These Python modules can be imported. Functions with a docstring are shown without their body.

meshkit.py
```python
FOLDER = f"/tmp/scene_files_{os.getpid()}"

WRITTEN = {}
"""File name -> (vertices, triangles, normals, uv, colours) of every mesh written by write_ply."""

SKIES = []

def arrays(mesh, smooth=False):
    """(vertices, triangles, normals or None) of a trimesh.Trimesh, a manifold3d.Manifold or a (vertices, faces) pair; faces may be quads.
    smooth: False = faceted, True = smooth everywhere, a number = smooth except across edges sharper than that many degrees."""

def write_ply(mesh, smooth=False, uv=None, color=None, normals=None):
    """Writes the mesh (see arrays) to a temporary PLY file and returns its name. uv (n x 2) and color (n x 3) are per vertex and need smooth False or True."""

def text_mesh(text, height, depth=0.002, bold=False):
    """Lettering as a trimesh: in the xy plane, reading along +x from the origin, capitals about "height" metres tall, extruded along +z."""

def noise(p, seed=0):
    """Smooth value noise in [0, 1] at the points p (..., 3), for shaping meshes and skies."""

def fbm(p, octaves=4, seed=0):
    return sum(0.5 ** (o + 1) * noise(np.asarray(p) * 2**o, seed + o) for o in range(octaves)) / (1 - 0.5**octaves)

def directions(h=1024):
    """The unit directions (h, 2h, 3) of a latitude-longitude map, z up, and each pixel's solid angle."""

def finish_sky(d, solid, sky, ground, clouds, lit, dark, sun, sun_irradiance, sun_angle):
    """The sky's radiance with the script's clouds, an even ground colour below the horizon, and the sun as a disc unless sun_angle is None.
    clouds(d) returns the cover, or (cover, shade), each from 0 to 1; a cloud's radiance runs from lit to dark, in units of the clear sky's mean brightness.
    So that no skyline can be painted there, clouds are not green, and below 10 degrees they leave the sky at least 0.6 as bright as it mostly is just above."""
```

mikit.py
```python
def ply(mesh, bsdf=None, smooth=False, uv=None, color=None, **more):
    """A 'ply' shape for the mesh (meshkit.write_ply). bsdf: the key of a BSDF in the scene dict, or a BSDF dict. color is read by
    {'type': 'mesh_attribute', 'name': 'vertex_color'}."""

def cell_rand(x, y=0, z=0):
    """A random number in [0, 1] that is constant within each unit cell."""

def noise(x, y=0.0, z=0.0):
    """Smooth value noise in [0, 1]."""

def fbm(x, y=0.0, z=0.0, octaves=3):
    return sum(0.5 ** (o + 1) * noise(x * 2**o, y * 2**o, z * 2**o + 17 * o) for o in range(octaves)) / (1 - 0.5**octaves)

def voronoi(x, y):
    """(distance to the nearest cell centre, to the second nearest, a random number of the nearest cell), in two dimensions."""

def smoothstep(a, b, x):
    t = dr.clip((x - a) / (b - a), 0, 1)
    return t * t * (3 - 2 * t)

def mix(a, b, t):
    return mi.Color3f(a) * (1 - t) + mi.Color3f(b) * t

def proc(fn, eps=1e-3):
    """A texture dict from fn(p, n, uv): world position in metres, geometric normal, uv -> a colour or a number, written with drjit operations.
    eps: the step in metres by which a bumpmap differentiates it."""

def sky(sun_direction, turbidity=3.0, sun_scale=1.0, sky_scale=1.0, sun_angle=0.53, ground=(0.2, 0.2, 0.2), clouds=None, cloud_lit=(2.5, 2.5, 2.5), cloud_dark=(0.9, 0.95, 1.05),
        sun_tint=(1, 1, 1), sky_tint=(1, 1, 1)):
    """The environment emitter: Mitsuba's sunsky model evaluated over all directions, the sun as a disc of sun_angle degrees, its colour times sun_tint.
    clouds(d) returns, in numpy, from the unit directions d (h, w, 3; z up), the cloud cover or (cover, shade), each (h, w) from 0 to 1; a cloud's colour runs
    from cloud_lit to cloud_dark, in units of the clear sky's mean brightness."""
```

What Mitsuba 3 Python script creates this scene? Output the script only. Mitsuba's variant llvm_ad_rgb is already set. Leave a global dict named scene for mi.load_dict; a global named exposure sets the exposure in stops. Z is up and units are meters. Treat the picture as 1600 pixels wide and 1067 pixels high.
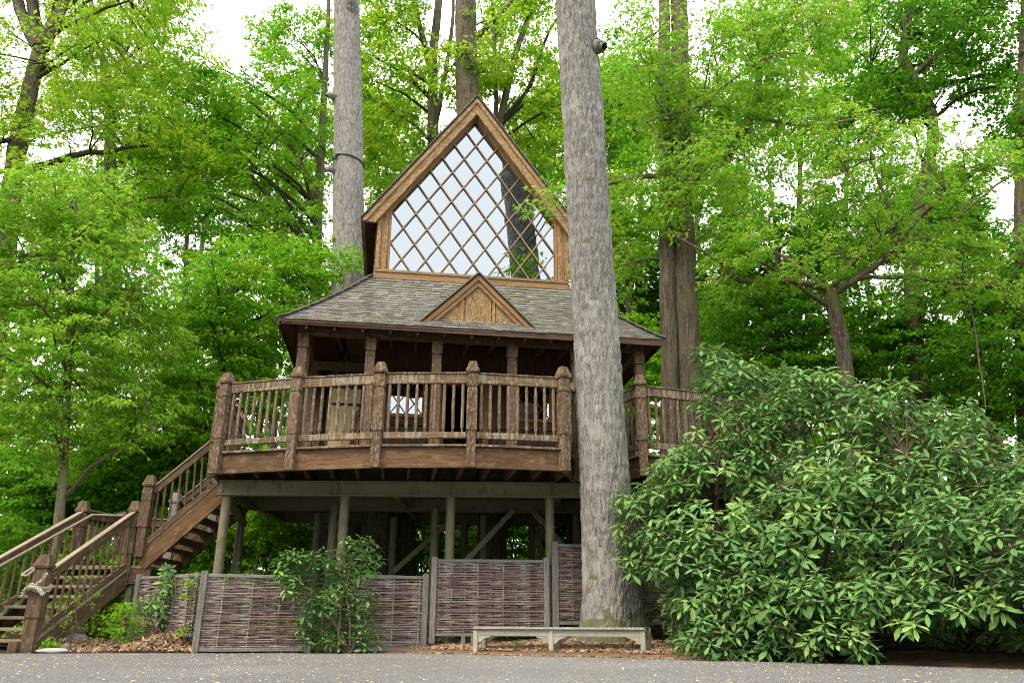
import math
import numpy as np
import trimesh
import mitsuba as mi
import drjit as dr
import mikit
from mikit import proc, noise, fbm, voronoi, cell_rand, smoothstep, mix
from shapely.geometry import Polygon, LineString, Point
import shapely.affinity as aff

T = mi.ScalarTransform4f
scene, labels = {}, {}
rng = np.random.default_rng(7)

# ------------------------------------------------------------------ camera, sky, exposure
PITCH, ROLL, EYE = math.radians(19.7), math.radians(0.3), 0.42
_f = np.array([0, math.cos(PITCH), math.sin(PITCH)])
_up = np.array([0, -math.sin(PITCH), math.cos(PITCH)]) * math.cos(ROLL) - np.array([1.0, 0, 0]) * math.sin(ROLL)
scene['camera'] = {
    'type': 'perspective', 'fov': 2 * math.degrees(math.atan(800 / 1244)), 'fov_axis': 'x',
    'near_clip': 0.05, 'far_clip': 400.0,
    'to_world': T().look_at(origin=[0, 0, EYE], target=[float(x) for x in np.array([0, 0, EYE]) + _f], up=[float(x) for x in _up])}


def cloud_cover(d):
    import meshkit
    shade = meshkit.fbm(d / np.maximum(d[..., 2:3] + 0.25, 0.12) * 0.9, 4, 5)
    return np.ones(d.shape[:2]), np.clip(1.5 * (shade - 0.3), 0, 1) * 0.55


scene['sky'] = mikit.sky((-0.40, -0.45, 0.80), turbidity=3, sun_scale=0.22, sun_angle=28, clouds=cloud_cover,
                         cloud_lit=(2.5, 2.48, 2.42), cloud_dark=(1.8, 1.88, 2.0), ground=(0.12, 0.13, 0.09))
exposure = 3.45

# ------------------------------------------------------------------ names
_n = {}


def key(name):
    """name, or name_001, name_002 ... when it is taken"""
    k = _n.get(name, -1) + 1
    _n[name] = k
    return name if k == 0 else f'{name}_{k:03d}'


def thing(name, label, cat, group=None, kind=None):
    k = key(name)
    labels[k] = {'label': label, 'category': cat}
    if group:
        labels[k]['group'] = group
    if kind:
        labels[k]['kind'] = kind
    return k


def note(k, **kw):
    labels[k] = {**labels.get(k, {}), **kw}


# ------------------------------------------------------------------ mesh builder
def unit(a):
    a = np.asarray(a, float)
    return a / np.linalg.norm(a)


_RID = [0]


def rid():
    _RID[0] = (_RID[0] * 7 + 3) % 509
    return _RID[0] * 16.0


class MB:
    """collects flat faced pieces (vertices, triangles, uv); build() makes them one entry of the scene"""

    def __init__(self):
        self.v, self.f, self.t, self.n = [], [], [], 0

    def add(self, v, f, uv=None):
        v = np.asarray(v, float)
        self.v.append(v)
        self.f.append(np.asarray(f, int) + self.n)
        self.t.append(np.zeros((len(v), 2)) if uv is None else np.asarray(uv, float))
        self.n += len(v)
        return self

    def box(self, p0, p1, w, h, up=(0, 0, 1), bev=0.006, taper=1.0):
        """a chamfered bar from p0 to p1, w wide (sideways), h high (along up)"""
        p0, p1 = np.asarray(p0, float), np.asarray(p1, float)
        L = np.linalg.norm(p1 - p0)
        x = (p1 - p0) / L
        y = np.cross(up, x)
        if np.linalg.norm(y) < 1e-6:
            y = np.cross((0, 1, 0), x)
        y = unit(y)
        z = np.cross(x, y)
        s = np.array([L, w, h]) / 2
        b = min(bev, 0.3 * s.min())
        V, F, U = chamfer(s, b)
        r = rid()
        uv = np.stack([V[:, 0] + r * 0.37, r + V[:, 1] + V[:, 2]], 1)
        if taper != 1:
            k = 1 + (taper - 1) * (V[:, :1] / L + 0.5)
            V = V * np.hstack([np.ones_like(k), k, k])
        self.add((p0 + p1) / 2 + V[:, :1] * x + V[:, 1:2] * y + V[:, 2:] * z, F, uv)
        return self

    def loft(self, base, rows, rot=0.0, sides=4):
        """a square (or n sided) post: rows of (z, half width)"""
        base = np.asarray(base, float)
        a = rot + math.pi / sides + np.arange(sides) * 2 * math.pi / sides
        k = 1 / math.cos(math.pi / sides)
        r = rid()
        for (z0, w0), (z1, w1) in zip(rows[:-1], rows[1:]):
            for i in range(sides):
                c = [a[i], a[(i + 1) % sides]]
                q = [base + [k * w0 * math.cos(c[0]), k * w0 * math.sin(c[0]), z0], base + [k * w0 * math.cos(c[1]), k * w0 * math.sin(c[1]), z0],
                     base + [k * w1 * math.cos(c[1]), k * w1 * math.sin(c[1]), z1], base + [k * w1 * math.cos(c[0]), k * w1 * math.sin(c[0]), z1]]
                vv = r + i * 0.31
                self.add(q, [[0, 1, 2], [0, 2, 3]], [[z0, vv - w0], [z0, vv + w0], [z1, vv + w1], [z1, vv - w1]])
        for (z, w), fl in ((rows[0], True), (rows[-1], False)):
            q = [base + [k * w * math.cos(t), k * w * math.sin(t), z] for t in a]
            f = [[0, i, i + 1] for i in range(1, sides - 1)]
            self.add(q, [x[::-1] for x in f] if fl else f, [[z + 0.3 * i, r] for i in range(sides)])
        return self

    def tube(self, pts, radii, sides=8, caps=True):
        v, f, uv = tube_arrays(pts, radii, sides)
        uv = uv + [0, rid()]
        self.add(v, f, uv)
        if caps:
            for ring, fl in ((v[:sides + 1], True), (v[-(sides + 1):], False)):
                fan = [[0, i, i + 1] for i in range(1, sides - 1)]
                self.add(ring[:sides], [x[::-1] for x in fan] if fl else fan)
        return self

    def prism(self, poly, to_world, depth):
        """a shapely polygon extruded along the local third axis from 0 to depth, flat faced; to_world maps (n,3) local points"""
        m = trimesh.creation.extrude_polygon(poly, depth, engine='earcut')
        v = np.asarray(m.vertices)[m.faces].reshape(-1, 3)
        r = rid()
        self.add(to_world(v), np.arange(len(v)).reshape(-1, 3), np.stack([v[:, 1], r + v[:, 0] + v[:, 2]], 1))
        return self

    def arrays(self):
        return np.vstack(self.v), np.vstack(self.f), np.vstack(self.t)

    def build(self, k, bsdf, smooth=False, **more):
        v, f, t = self.arrays()
        scene[k] = mikit.ply((v, f), bsdf, bool(smooth), uv=t, **more)
        return k


_CH = {}


def chamfer(s, b):
    """a box of half sizes s with chamfers b, every face with vertices of its own"""
    if 'f' not in _CH:
        faces = []
        idx = {}
        P = []
        for sx in (-1, 1):
            for sy in (-1, 1):
                for sz in (-1, 1):
                    for ax in range(3):
                        idx[(sx, sy, sz, ax)] = len(P)
                        P.append((sx, sy, sz, ax))
        sg = (-1, 1)
        for ax in range(3):
            o = [i for i in range(3) if i != ax]
            for d in sg:
                q = []
                for a, c in ((-1, -1), (1, -1), (1, 1), (-1, 1)):
                    t = [0, 0, 0]
                    t[ax], t[o[0]], t[o[1]] = d, a, c
                    q.append(idx[(*t, ax)])
                faces.append(q)
        for ax in range(3):
            o = [i for i in range(3) if i != ax]
            for a in sg:
                for c in sg:
                    q = []
                    for d, which in ((-1, o[0]), (1, o[0]), (1, o[1]), (-1, o[1])):
                        t = [0, 0, 0]
                        t[ax], t[o[0]], t[o[1]] = d, a, c
                        q.append(idx[(*t, which)])
                    faces.append(q)
        for sx in sg:
            for sy in sg:
                for sz in sg:
                    faces.append([idx[(sx, sy, sz, ax)] for ax in range(3)])
        _CH['P'], _CH['f'] = P, faces
    P = np.array(_CH['P'], float)
    V = P[:, :3] * s
    inset = np.ones((24, 3))
    inset[np.arange(24), P[:, 3].astype(int)] = 0
    V = V - P[:, :3] * inset * b
    vs, fs, n = [], [], 0
    for q in _CH['f']:
        p = V[q]
        nrm = np.cross(p[1] - p[0], p[2] - p[0])
        if nrm @ p.mean(0) < 0:
            p = p[::-1]
        vs.append(p)
        fs += [[n, n + 1, n + 2]] + ([[n, n + 2, n + 3]] if len(q) == 4 else [])
        n += len(q)
    return np.vstack(vs), np.array(fs), None


def tube_arrays(pts, radii, sides=8, twist=0.0):
    """a tube with a seam (sides + 1 points a ring); uv = (metres along, metres around)"""
    p = np.asarray(pts, float)
    radii = np.broadcast_to(np.asarray(radii, float), (len(p),))
    t = np.gradient(p, axis=0)
    t /= np.linalg.norm(t, axis=1, keepdims=True) + 1e-12
    ref = np.array([1.0, 0, 0]) if abs(t[:, 0]).mean() < 0.8 else np.array([0, 1.0, 0])
    a = ref - (t @ ref)[:, None] * t
    a /= np.linalg.norm(a, axis=1, keepdims=True) + 1e-12
    b = np.cross(t, a)
    ang = np.arange(sides + 1) * 2 * np.pi / sides + twist
    v = p[:, None] + radii[:, None, None] * (np.cos(ang)[None, :, None] * a[:, None] + np.sin(ang)[None, :, None] * b[:, None])
    i, j = np.meshgrid(np.arange(len(p) - 1), np.arange(sides), indexing='ij')
    s1 = sides + 1
    q = np.stack([i * s1 + j, i * s1 + j + 1, (i + 1) * s1 + j + 1, (i + 1) * s1 + j], -1).reshape(-1, 4)
    f = np.vstack([q[:, [0, 1, 2]], q[:, [0, 2, 3]]])
    d = np.concatenate([[0], np.cumsum(np.linalg.norm(np.diff(p, axis=0), axis=1))])
    uv = np.stack([np.repeat(d, s1), np.tile(ang, len(p)) * np.repeat(radii, s1)], 1)
    return v.reshape(-1, 3), f, uv


# ------------------------------------------------------------------ materials
def mat(name, color, rough=0.7, spec=0.3, bump=None, bscale=0.004, twosided=True, **kw):
    b = {'type': 'principled', 'base_color': color if isinstance(color, dict) else {'type': 'rgb', 'value': list(color)}, 'roughness': rough, 'specular': spec, **kw}
    if bump is not None:
        b = {'type': 'bumpmap', 'arbitrary': bump, 'scale': bscale, 'nested': b}
    scene[name] = {'type': 'twosided', 'nested': b} if twosided else b


def wood(a, b, patch=None, amount=0.5, tone=0.35, knots=True, pscale=9.0):
    """grain along u; the tone of each piece from its own number; patches of lichen, flaking or weathering with outlines of their own"""
    def fn(p, n, uv):
        r = cell_rand(dr.floor(uv.y / 16 + 0.5), 3)
        v, u = uv.y, uv.x
        w = fbm(u * 1.3, v * 9, 0, 2)
        g = 0.55 * fbm(u * 2.2, v * 34 + 3 * w, r * 40, 3) + 0.45 * noise(u * 9, v * 150)
        c = mix(a, b, smoothstep(0.25, 0.75, g)) * (1 - tone / 2 + tone * r)
        if patch is not None:
            m = fbm(u * pscale * 0.6, v * pscale * 1.5, 5.0, 4)
            m = smoothstep(1 - amount - 0.06, 1 - amount + 0.06, m + 0.25 * (noise(u * 60, v * 90) - 0.5))
            c = mix(c, patch, m * 0.6)
        return c
    return proc(fn)


def grain_bump(p, n, uv):
    return fbm(uv.x * 3, uv.y * 45, 0, 3) + 0.3 * noise(uv.x * 30, uv.y * 60)


def adze_bump(p, n, uv):
    d1, d2, c = voronoi(uv.x * 9 + 0.4 * noise(uv.x * 7, uv.y * 7), uv.y * 16)
    return 0.8 * d1 + 0.25 * fbm(uv.x * 12, uv.y * 60, 0, 2)


GRAIN, ADZE = proc(grain_bump, 2e-3), proc(adze_bump, 4e-3)
mat('gable_wood', wood((0.185, 0.105, 0.042), (0.335, 0.205, 0.092), (0.40, 0.285, 0.15), 0.42, 0.15, pscale=22), 0.6, 0.35, ADZE, 0.016)
mat('trim_wood', wood((0.23, 0.12, 0.048), (0.33, 0.185, 0.08), None, 0, 0.25), 0.55, 0.35)
mat('bar_wood', wood((0.22, 0.155, 0.095), (0.32, 0.235, 0.15), None, 0, 0.2), 0.6)


def rail_color(p, n, uv):
    r = cell_rand(dr.floor(uv.y / 16 + 0.5), 3)
    g = 0.6 * fbm(uv.x * 2.2, uv.y * 40, r * 40, 3) + 0.4 * noise(uv.x * 9, uv.y * 150)
    c = mix((0.10, 0.064, 0.038), (0.195, 0.138, 0.088), smoothstep(0.25, 0.75, g)) * (0.85 + 0.3 * r)
    s = 0.5 * noise(uv.x * 45, uv.y * 7, r * 9) + 0.5 * fbm(uv.x * 5, uv.y * 5, r * 17, 3)
    return mix(c, (0.40, 0.37, 0.30), smoothstep(0.50, 0.60, s) * 0.5)


mat('rail_wood', proc(rail_color), 0.8, 0.2, GRAIN, 0.006)
mat('post_wood', wood((0.082, 0.050, 0.029), (0.165, 0.110, 0.068), (0.29, 0.24, 0.18), 0.40, 0.25, pscale=34), 0.8, 0.2, ADZE, 0.016)
mat('baluster_wood', wood((0.108, 0.073, 0.047), (0.205, 0.15, 0.104), (0.32, 0.28, 0.22), 0.38, 0.5, pscale=26), 0.8, 0.2)
mat('fascia_wood', wood((0.078, 0.041, 0.019), (0.165, 0.094, 0.047), (0.25, 0.165, 0.10), 0.33, 0.25, pscale=9), 0.7, 0.25, GRAIN, 0.005)
mat('stair_wood', wood((0.070, 0.045, 0.026), (0.148, 0.10, 0.06), (0.21, 0.165, 0.115), 0.33, 0.35, pscale=18), 0.75, 0.25, GRAIN, 0.005)
mat('tread_wood', wood((0.19, 0.15, 0.105), (0.28, 0.23, 0.17), (0.15, 0.15, 0.10), 0.3, 0.3, pscale=18), 0.8)
mat('house_wood', wood((0.065, 0.038, 0.026), (0.125, 0.074, 0.051), None, 0, 0.4), 0.65, 0.25)
mat('column_wood', wood((0.088, 0.05, 0.03), (0.175, 0.112, 0.073), (0.27, 0.20, 0.14), 0.38, 0.2, pscale=34), 0.75, 0.25, ADZE, 0.014)
mat('orange_wood', wood((0.22, 0.095, 0.028), (0.32, 0.15, 0.05), None, 0, 0.3), 0.55, 0.35)
mat('panel_wood', wood((0.44, 0.33, 0.17), (0.52, 0.41, 0.23), None, 0, 0.12), 0.6, 0.3)
mat('grey_wood', wood((0.155, 0.145, 0.138), (0.26, 0.25, 0.235), (0.18, 0.19, 0.145), 0.3, 0.25, pscale=16), 0.8, 0.2, GRAIN, 0.004)
mat('bench_wood', wood((0.29, 0.275, 0.235), (0.40, 0.38, 0.33), (0.27, 0.29, 0.215), 0.36, 0.15, pscale=14), 0.8, 0.2, GRAIN, 0.004)
mat('brace_wood', wood((0.15, 0.08, 0.032), (0.25, 0.14, 0.058), None, 0, 0.3), 0.55, 0.35)


def rod_color(p, n, uv):
    r = cell_rand(dr.floor(uv.y / 16 + 0.5), 3)
    r2 = cell_rand(dr.floor(uv.y / 16 + 0.5), 8)
    g = fbm(uv.x * 3, uv.y * 40, r * 9, 3)
    c = mix((0.13, 0.086, 0.087), (0.285, 0.22, 0.215), smoothstep(0.2, 0.8, 0.5 * g + 0.5 * r))
    c = mix(c, (0.20, 0.13, 0.075), smoothstep(0.82, 0.9, r2) * 0.7)
    rub = 0.20 * (dr.cos(2 * 3.14159 * (uv.x - 0.2) / 0.46) - 0.35)     # bark rubbed off where the rods bend round the stakes
    peel = smoothstep(0.48, 0.72, fbm(uv.x * 3.5, uv.y * 3 + r * 30, r2 * 20, 3) + rub)
    return mix(c, (0.44, 0.40, 0.375), peel * 0.6)


mat('rod_bark', proc(rod_color), 0.75, 0.25)


def shingle_color(p, n, uv):
    i = dr.floor(uv.y / 16 + 0.5)
    r, r2 = cell_rand(i, 3), cell_rand(i, 5)
    g = 0.6 * fbm(uv.x * 4, uv.y * 60, r * 50, 3) + 0.4 * noise(uv.x * 20, uv.y * 200)
    c = mix((0.105, 0.099, 0.088), (0.265, 0.26, 0.24), 0.4 * g + 0.6 * r)
    c = mix(c, (0.16, 0.125, 0.098), smoothstep(0.88, 0.92, r2) * 0.5)
    lich = smoothstep(0.53, 0.60, fbm(p.x * 7, p.y * 7, p.z * 7, 4) + 0.05 * noise(p.x * 60, p.y * 60, p.z * 60) + 0.08 * smoothstep(-1.0, 3.5, p.x) - 0.05)
    return mix(c, (0.165, 0.17, 0.088), lich * 0.5)


mat('shingle_wood', proc(shingle_color), 0.85, 0.2, GRAIN, 0.004)
mat('steel_paint', proc(lambda p, n, uv: mix((0.165, 0.148, 0.085), (0.205, 0.185, 0.11), fbm(p.x * 3, p.y * 3, p.z * 6, 3)) * (1 - 0.25 * smoothstep(0.6, 0.66, fbm(p.x * 9, p.y * 9, p.z * 5, 4)))), 0.45, 0.45)
mat('dark_metal', (0.035, 0.035, 0.035), 0.45, 0.5)
mat('bolt_metal', (0.35, 0.34, 0.32), 0.4, 0.5)
mat('concrete', proc(lambda p, n, uv: mix((0.30, 0.30, 0.29), (0.45, 0.44, 0.42), fbm(p.x * 14, p.y * 14, p.z * 14, 4))), 0.9, 0.2)
mat('rock', proc(lambda p, n, uv: mix((0.13, 0.125, 0.11), (0.30, 0.29, 0.27), fbm(p.x * 18, p.y * 18, p.z * 18, 4))), 0.9, 0.2)
mat('rope', proc(lambda p, n, uv: mix((0.24, 0.215, 0.165), (0.50, 0.465, 0.38), noise(uv.x * 130 + uv.y * 70, 0))), 0.9, 0.1)
scene['pane_glass'] = {'type': 'twosided', 'nested': {'type': 'plastic', 'int_ior': 4.6, 'diffuse_reflectance': {'type': 'rgb', 'value': [.012, .012, .011]}, 'specular_reflectance': {'type': 'rgb', 'value': [.84, .93, 1.0]}}}


def asphalt(p, n, uv):
    big = fbm(p.x * 0.7, p.y * 0.7, 0, 3)
    d1, d2, c = voronoi(p.x * 75, p.y * 75)
    st = mix((0.10, 0.10, 0.102), (0.30, 0.297, 0.29), c * c)
    st = mix((0.065, 0.065, 0.067), st, smoothstep(0.03, 0.2, d2 - d1))
    return st * (0.82 + 0.36 * big)


def asphalt_bump(p, n, uv):
    d1, d2, c = voronoi(p.x * 75, p.y * 75)
    return smoothstep(0.0, 0.35, d2 - d1) * (0.5 + 0.5 * c)


mat('asphalt', proc(asphalt), 0.8, 0.3, proc(asphalt_bump, 2e-3), 0.004)
mat('soil', proc(lambda p, n, uv: mix((0.018, 0.012, 0.008), (0.062, 0.042, 0.027), fbm(p.x * 9, p.y * 9, p.z * 9, 4))), 0.95, 0.1)
mat('mulch', proc(lambda p, n, uv: mix((0.10, 0.062, 0.038), (0.21, 0.14, 0.09), fbm(p.x * 25, p.y * 25, p.z * 25, 3))), 0.95, 0.1)
mat('tinted', {'type': 'mesh_attribute', 'name': 'vertex_color'}, 0.85, 0.15)


def bark(a, b, fu=2.2, fv=26.0, moss=None, amount=0.4):
    def fn(p, n, uv):
        w = fbm(uv.x * 0.9, uv.y * 3, 0, 2)
        g = 0.6 * fbm(uv.x * fu, uv.y * fv + 4 * w, 0, 3) + 0.4 * noise(uv.x * fu * 8, uv.y * fv * 3)
        c = mix(a, b, smoothstep(0.25, 0.72, g))
        c = c * (0.85 + 0.3 * fbm(p.x * 1.1, p.y * 1.1, p.z * 0.8, 3))
        if moss is not None:
            m = smoothstep(1 - amount - 0.08, 1 - amount + 0.08, fbm(p.x * 2.3, p.y * 2.3, p.z * 0.9, 4) + 0.12 * (g - 0.5))
            c = mix(c, moss, m * 0.7)
        return c
    return proc(fn)


def bark_bump(p, n, uv):
    w = fbm(uv.x * 0.9, uv.y * 3, 0, 2)
    g = fbm(uv.x * 5.5, uv.y * 34 + 4 * w, 0, 3)
    return dr.abs(g - 0.5) * 2 + 0.2 * noise(uv.x * 30, uv.y * 80)


BARK = proc(bark_bump, 4e-3)
mat('grey_bark', bark((0.135, 0.13, 0.12), (0.31, 0.303, 0.285), 7.0, 38, (0.24, 0.245, 0.19), 0.30), 0.9, 0.15, BARK, 0.018)


def mossy_foot(p, n, uv):
    w = fbm(uv.x * 0.9, uv.y * 3, 0, 2)
    g = 0.6 * fbm(uv.x * 7, uv.y * 38 + 4 * w, 0, 3) + 0.4 * noise(uv.x * 56, uv.y * 110)
    c = mix((0.13, 0.125, 0.115), (0.30, 0.293, 0.275), smoothstep(0.25, 0.72, g)) * (0.85 + 0.3 * fbm(p.x * 1.1, p.y * 1.1, p.z * 0.8, 3))
    pale = smoothstep(0.60, 0.66, fbm(p.x * 4, p.y * 4, p.z * 2.2, 4) + 0.1 * (g - 0.5))
    c = mix(c, (0.36, 0.365, 0.33), pale * 0.5)
    m = fbm(p.x * 6, p.y * 6, p.z * 5, 4) + 0.35 * smoothstep(1.5, 0.1, p.z) - 0.12      # moss grows in patches round the foot
    return mix(c, (0.10, 0.115, 0.035), smoothstep(0.60, 0.66, m) * 0.75)


mat('mossy_bark', proc(mossy_foot), 0.9, 0.15, BARK, 0.018)
mat('brown_bark', bark((0.062, 0.051, 0.037), (0.158, 0.135, 0.099), 2.4, 24, (0.115, 0.115, 0.05), 0.40), 0.9, 0.15, BARK, 0.02)
mat('green_bark', bark((0.10, 0.09, 0.055), (0.22, 0.20, 0.13), 2.4, 24, (0.16, 0.165, 0.07), 0.45), 0.9, 0.15, BARK, 0.012)
mat('dark_bark', (0.05, 0.041, 0.031), 0.9, 0.15)
mat('twig_bark', (0.105, 0.08, 0.056), 0.9, 0.15)
LEAFCOL = {'type': 'mesh_attribute', 'name': 'vertex_color'}
scene['leaf'] = {'type': 'principledthin', 'base_color': LEAFCOL, 'roughness': 0.6, 'diff_trans': 1.0, 'eta': 1.35}
scene['glossy_leaf'] = {'type': 'principledthin', 'base_color': LEAFCOL, 'roughness': 0.38, 'diff_trans': 0.45, 'eta': 1.45}

# ------------------------------------------------------------------ ground
EDGE = np.array([[-60, 12.0], [-20, 12.3], [-9, 12.6], [-7.5, 13.05], [-6.2, 13.55], [-5, 13.6], [-3.2, 14.15], [-1.6, 14.45], [-0.3, 13.6], [2.0, 12.5], [3.2, 11.6], [4.3, 10.9], [5.8, 9.6], [8, 7.2], [12, 2], [16, -4], [22, -14], [60, -80]], float)
PSI = math.radians(8.3)
OB = np.array([-3.091, 16.3, 0.0])
UU, VV = np.array([math.cos(PSI), math.sin(PSI), 0]), np.array([-math.sin(PSI), math.cos(PSI), 0])


def W(u, v, z):
    return OB + u * UU + v * VV + np.array([0, 0, z])


def LW(q):
    q = np.asarray(q, float)
    return OB + q[:, :1] * UU + q[:, 1:2] * VV + np.array([0, 0, 1]) * q[:, 2:]


def edge_dist(x, y):
    """metres beyond the road's edge (negative on the road)"""
    d = np.full(np.shape(x), 1e9)
    for a, b in zip(EDGE[:-1], EDGE[1:]):
        ab = b - a
        t = np.clip(((x - a[0]) * ab[0] + (y - a[1]) * ab[1]) / (ab @ ab), 0, 1)
        d = np.minimum(d, np.hypot(x - a[0] - t * ab[0], y - a[1] - t * ab[1]))
    return np.where(y > np.interp(x, EDGE[:, 0], EDGE[:, 1]), d, -d)


def ground_z(x, y):
    import meshkit
    x, y = np.asarray(x, float), np.asarray(y, float)
    d = edge_dist(x, y)
    q = np.stack([x, y, 0 * x], -1)
    z = 0.10 * np.clip(d / 1.2, 0, 1) + 0.11 * np.clip(d - 3.0, 0, 30) + 0.22 * (meshkit.fbm(q * 0.5, 3, 2) - 0.5) * np.clip(d - 0.2, 0, 1)
    z = z + 0.13 * np.exp(-((x - 1.6) ** 2 + (y - 14.4) ** 2) / 1.6) * np.clip(d, 0, 1)
    return np.where(d > 0, z, -0.05)


gx = np.concatenate([np.arange(-120, -16, 4), np.arange(-16, 16, 0.3), np.arange(16, 121, 4)])
gy = np.concatenate([np.arange(-90, 8, 3.5), np.arange(8, 30, 0.3), np.arange(30, 140, 3.5)])
X, Y = np.meshgrid(gx, gy)
Z = ground_z(X, Y)
i, j = np.meshgrid(np.arange(len(gy) - 1), np.arange(len(gx) - 1), indexing='ij')
nx = len(gx)
q = np.stack([i * nx + j, i * nx + j + 1, (i + 1) * nx + j + 1, (i + 1) * nx + j], -1).reshape(-1, 4)
k = thing('forest_floor', 'dark leaf littered soil rising gently behind the tree house', 'ground', kind='structure')
scene[k] = mikit.ply((np.stack([X, Y, Z], -1).reshape(-1, 3), q), 'soil', True)
k = thing('road', 'grey worn asphalt road in front of the fence and bench', 'road', kind='structure')
fine = np.vstack([np.linspace(a, b, 14)[:-1] for a, b in zip(EDGE[2:14], EDGE[3:15])])
fine = np.vstack([EDGE[:2], fine + np.stack([0 * fine[:, 0], 0.05 * np.sin(fine[:, 0] * 3.1) + 0.035 * np.sin(fine[:, 0] * 11.7 + 1)], 1), EDGE[14:]])
rp = Polygon(np.vstack([fine, [[60, -90], [-90, -90], [-90, 12]]]))
m = trimesh.creation.extrude_polygon(rp, 0.06, engine='earcut')
m.apply_translation([0, 0, -0.06])
scene[k] = mikit.ply(m, 'asphalt')

# mulch bed round the bench and the big trunk, its chips, and the dry stalks beside the left fence
k = thing('mulch_bed', 'brown wood chip bed under the bench and the big grey trunk', 'mulch bed', kind='structure')
mx, my = np.meshgrid(np.linspace(-2.2, 3.4, 90), np.linspace(11.2, 16.4, 84))
md = edge_dist(mx, my)
inside = 0.9 + 0.25 * np.sin(mx * 3) - np.maximum(np.abs(mx - 0.6) - 1.9, 0) * 1.3
mz = np.where(md > -0.12, np.maximum(ground_z(mx, my), 0) + 0.03 * np.clip(inside * 3, -2, 1) + 0.012, -0.08)
nn = mx.shape[1]
i, j = np.meshgrid(np.arange(mx.shape[0] - 1), np.arange(nn - 1), indexing='ij')
q = np.stack([i * nn + j, i * nn + j + 1, (i + 1) * nn + j + 1, (i + 1) * nn + j], -1).reshape(-1, 4)
scene[k] = mikit.ply((np.stack([mx, my, mz], -1).reshape(-1, 3), q), 'mulch', True)


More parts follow.
